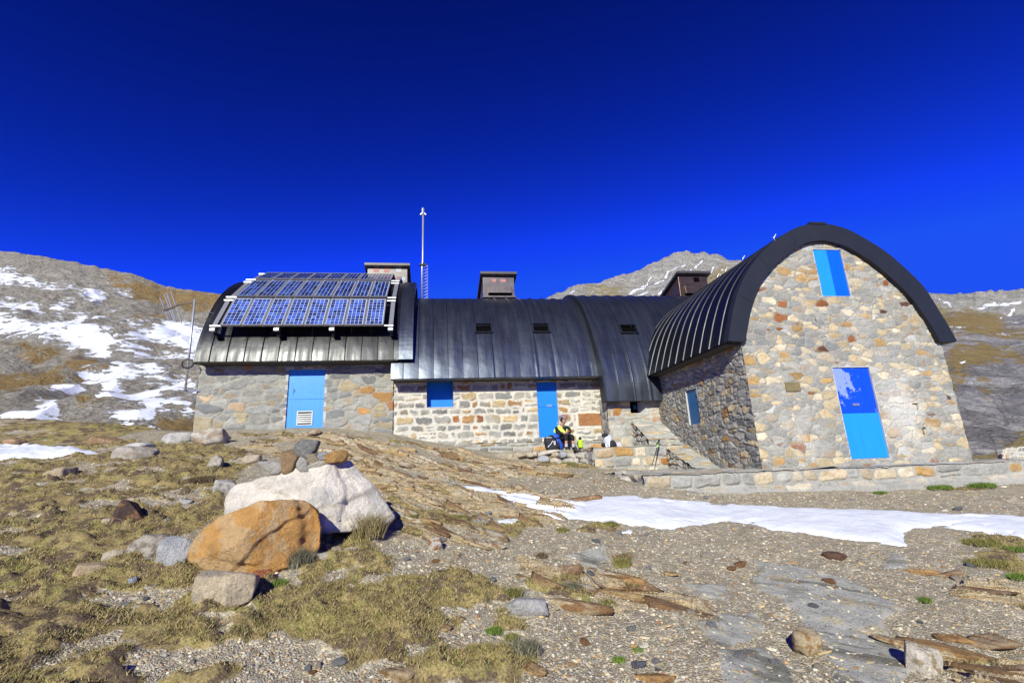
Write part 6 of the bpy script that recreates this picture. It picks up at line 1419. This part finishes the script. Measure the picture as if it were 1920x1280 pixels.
# black and blue rucksack leaning against her
rz = R_(-8); ca, sa = math.cos(R_(17)), math.sin(R_(17)); AX = np.array(((ca, 0, -sa), (0, 1, 0), (sa, 0, ca))); AX = np.array(((ca, 0, sa), (0, 1, 0), (-sa, 0, ca)))
c0 = J(1033, 831, 14.36); bag = empty('backpack', tuple(c0-np.array((0, 0, .2)))); tag(bag, 'black and blue rucksack with white piping leaning against the hiker', 'backpack')
soft_box('main_bag', c0, (.44, .30, .46), NAVY, bag, 5, AX, 3.2, .05)
soft_box('side_pocket', J(1047, 832, 14.40), (.24, .24, .38), BLUEC, bag, 6, AX, 2.6, .07)
soft_box('lid', J(1040.5, 818.5, 14.38), (.30, .24, .15), BLUEC, bag, 7, AX, 2.4, .08)
soft_box('front_pocket', J(1037, 839, 14.22), (.42, .12, .17), NAVY, bag, 8, AX, 2.6, .05)
m = MB()
for pts in ([(1027, 838), (1033, 832), (1036.5, 826)], [(1038.6, 826), (1039.3, 833), (1041, 837)], [(1040.6, 826), (1041.3, 833), (1043, 837), (1038, 840), (1033, 843), (1030.5, 839)], [(1024, 820.5), (1029, 819.5), (1034, 820.3)]):
    m.tube([J(x, y, 14.185 if y > 825 else 14.24) for x, y in pts], .010, 6)
m.build('piping', WHITEP, bag)
m = MB()
for pts in ([(1047, 826), (1049, 832), (1049.5, 838)], [(1043.5, 833), (1046, 838), (1049, 841)]): m.tube([J(x, y, 14.26) for x, y in pts], .013, 6)
m.build('strap', NAVY, bag)
# grey daypack on the bench
c1 = J(1144, 826.5, 13.35); bg2 = empty('backpack', tuple(c1-np.array((0, 0, .2)))); tag(bg2, 'light grey and black daypack lying on the stone bench', 'backpack')
soft_box('main_bag', J(1141, 826.5, 13.38), (.33, .26, .36), LGREY, bg2, 15, None, 2.5, .10, .62)
soft_box('top_pocket', J(1134, 815.5, 13.38), (.18, .20, .10), NAVY, bg2, 16, None, 2.4, .10)
soft_box('front_pocket', J(1149, 831.5, 13.24), (.26, .14, .20), NAVY, bg2, 17, None, 2.3, .08, .5)
soft_box('hip_belt', J(1160, 834, 13.34), (.24, .16, .13), LGREY, bg2, 18, None, 2.3, .12, .5)
soft_box('side_pocket', J(1131.5, 834, 13.30), (.12, .2, .12), NAVY, bg2, 19, None, 2.3, .10)
m = MB(); m.bar(J(1142.4, 823, 13.20), J(1142.4, 837.5, 13.20), .028, .012, (0, -1, 0)); m.bar(J(1136, 832, 13.2), J(1137.5, 837.8, 13.2), .04, .012, (0, -1, 0)); m.build('strap', WHITEP, bg2)
# flask
c2 = J(1089, 840.6, 14.2); fl = empty('flask', tuple(c2)); tag(fl, 'lime green vacuum flask with a black cap standing beside the hiker', 'flask')
def lathe(name, prof, mat, c, parent, n=24):
    V = [(c[0]+r*math.cos(2*math.pi*k/n), c[1]+r*math.sin(2*math.pi*k/n), c[2]+z) for r, z in prof for k in range(n)]
    F = [(i*n+k, i*n+(k+1) % n, (i+1)*n+(k+1) % n, (i+1)*n+k) for i in range(len(prof)-1) for k in range(n)]
    m = MB(); m.add(V, F); return m.build(name, mat, parent, True)
lathe('flask_body', [(.0, .03), (.066, .03), (.068, .05), (.068, .225), (.064, .245), (.05, .25), (0, .25)], LIME, c2, fl)
lathe('flask_base', [(0, 0), (.068, 0), (.07, .01), (.07, .032), (0, .032)], BLACKM, c2, fl); lathe('flask_cap', [(0, .245), (.044, .246), (.042, .31), (.036, .325), (0, .327)], BLACKM, c2, fl)
m = MB(); m.tube([c2+np.array((-.066, -.01, .20)), c2+np.array((-.098, -.015, .19)), c2+np.array((-.098, -.015, .09)), c2+np.array((-.066, -.01, .08))], .011, 6); m.build('flask_handle', BLACKM, fl)
# trekking pole
ta, tb = J(1236, 824.5, 12.55), J(1222.5, 872.5, 11.9); tp = empty('trekking_pole', tuple(tb)); tag(tp, 'trekking pole with a green and black grip leaning on the sloping parapet', 'trekking pole')
MB().tube([lerp(ta, tb, .14), lerp(ta, tb, .32)], .017, 8).build('extension_grip', m_simple('green_foam', (.30, .62, .16), .7), tp, True)
MB().tube([lerp(ta, tb, -.02), lerp(ta, tb, .03), lerp(ta, tb, .10), lerp(ta, tb, .155)], [.018, .026, .021, .022], 8).build('grip', BLACKM, tp, True)
MB().tube([lerp(ta, tb, .31), lerp(ta, tb, .62), lerp(ta, tb, .985)], [.012, .010, .008], 8).build('shaft', STEEL_D, tp, True)
m = MB(); e = lerp(ta, tb, .96); m.tube([e+np.array((0, 0, .004)), e-np.array((0, 0, .008))], .035, 10); m.build('basket', BLACKM, tp)
m = MB(); m.tube([lerp(ta, tb, .02), lerp(ta, tb, .10)+np.array((-.05, -.01, -.02)), lerp(ta, tb, .20)+np.array((-.03, -.02, 0)), lerp(ta, tb, .05)], .006, 5); m.build('wrist_strap', BLACKM, tp)
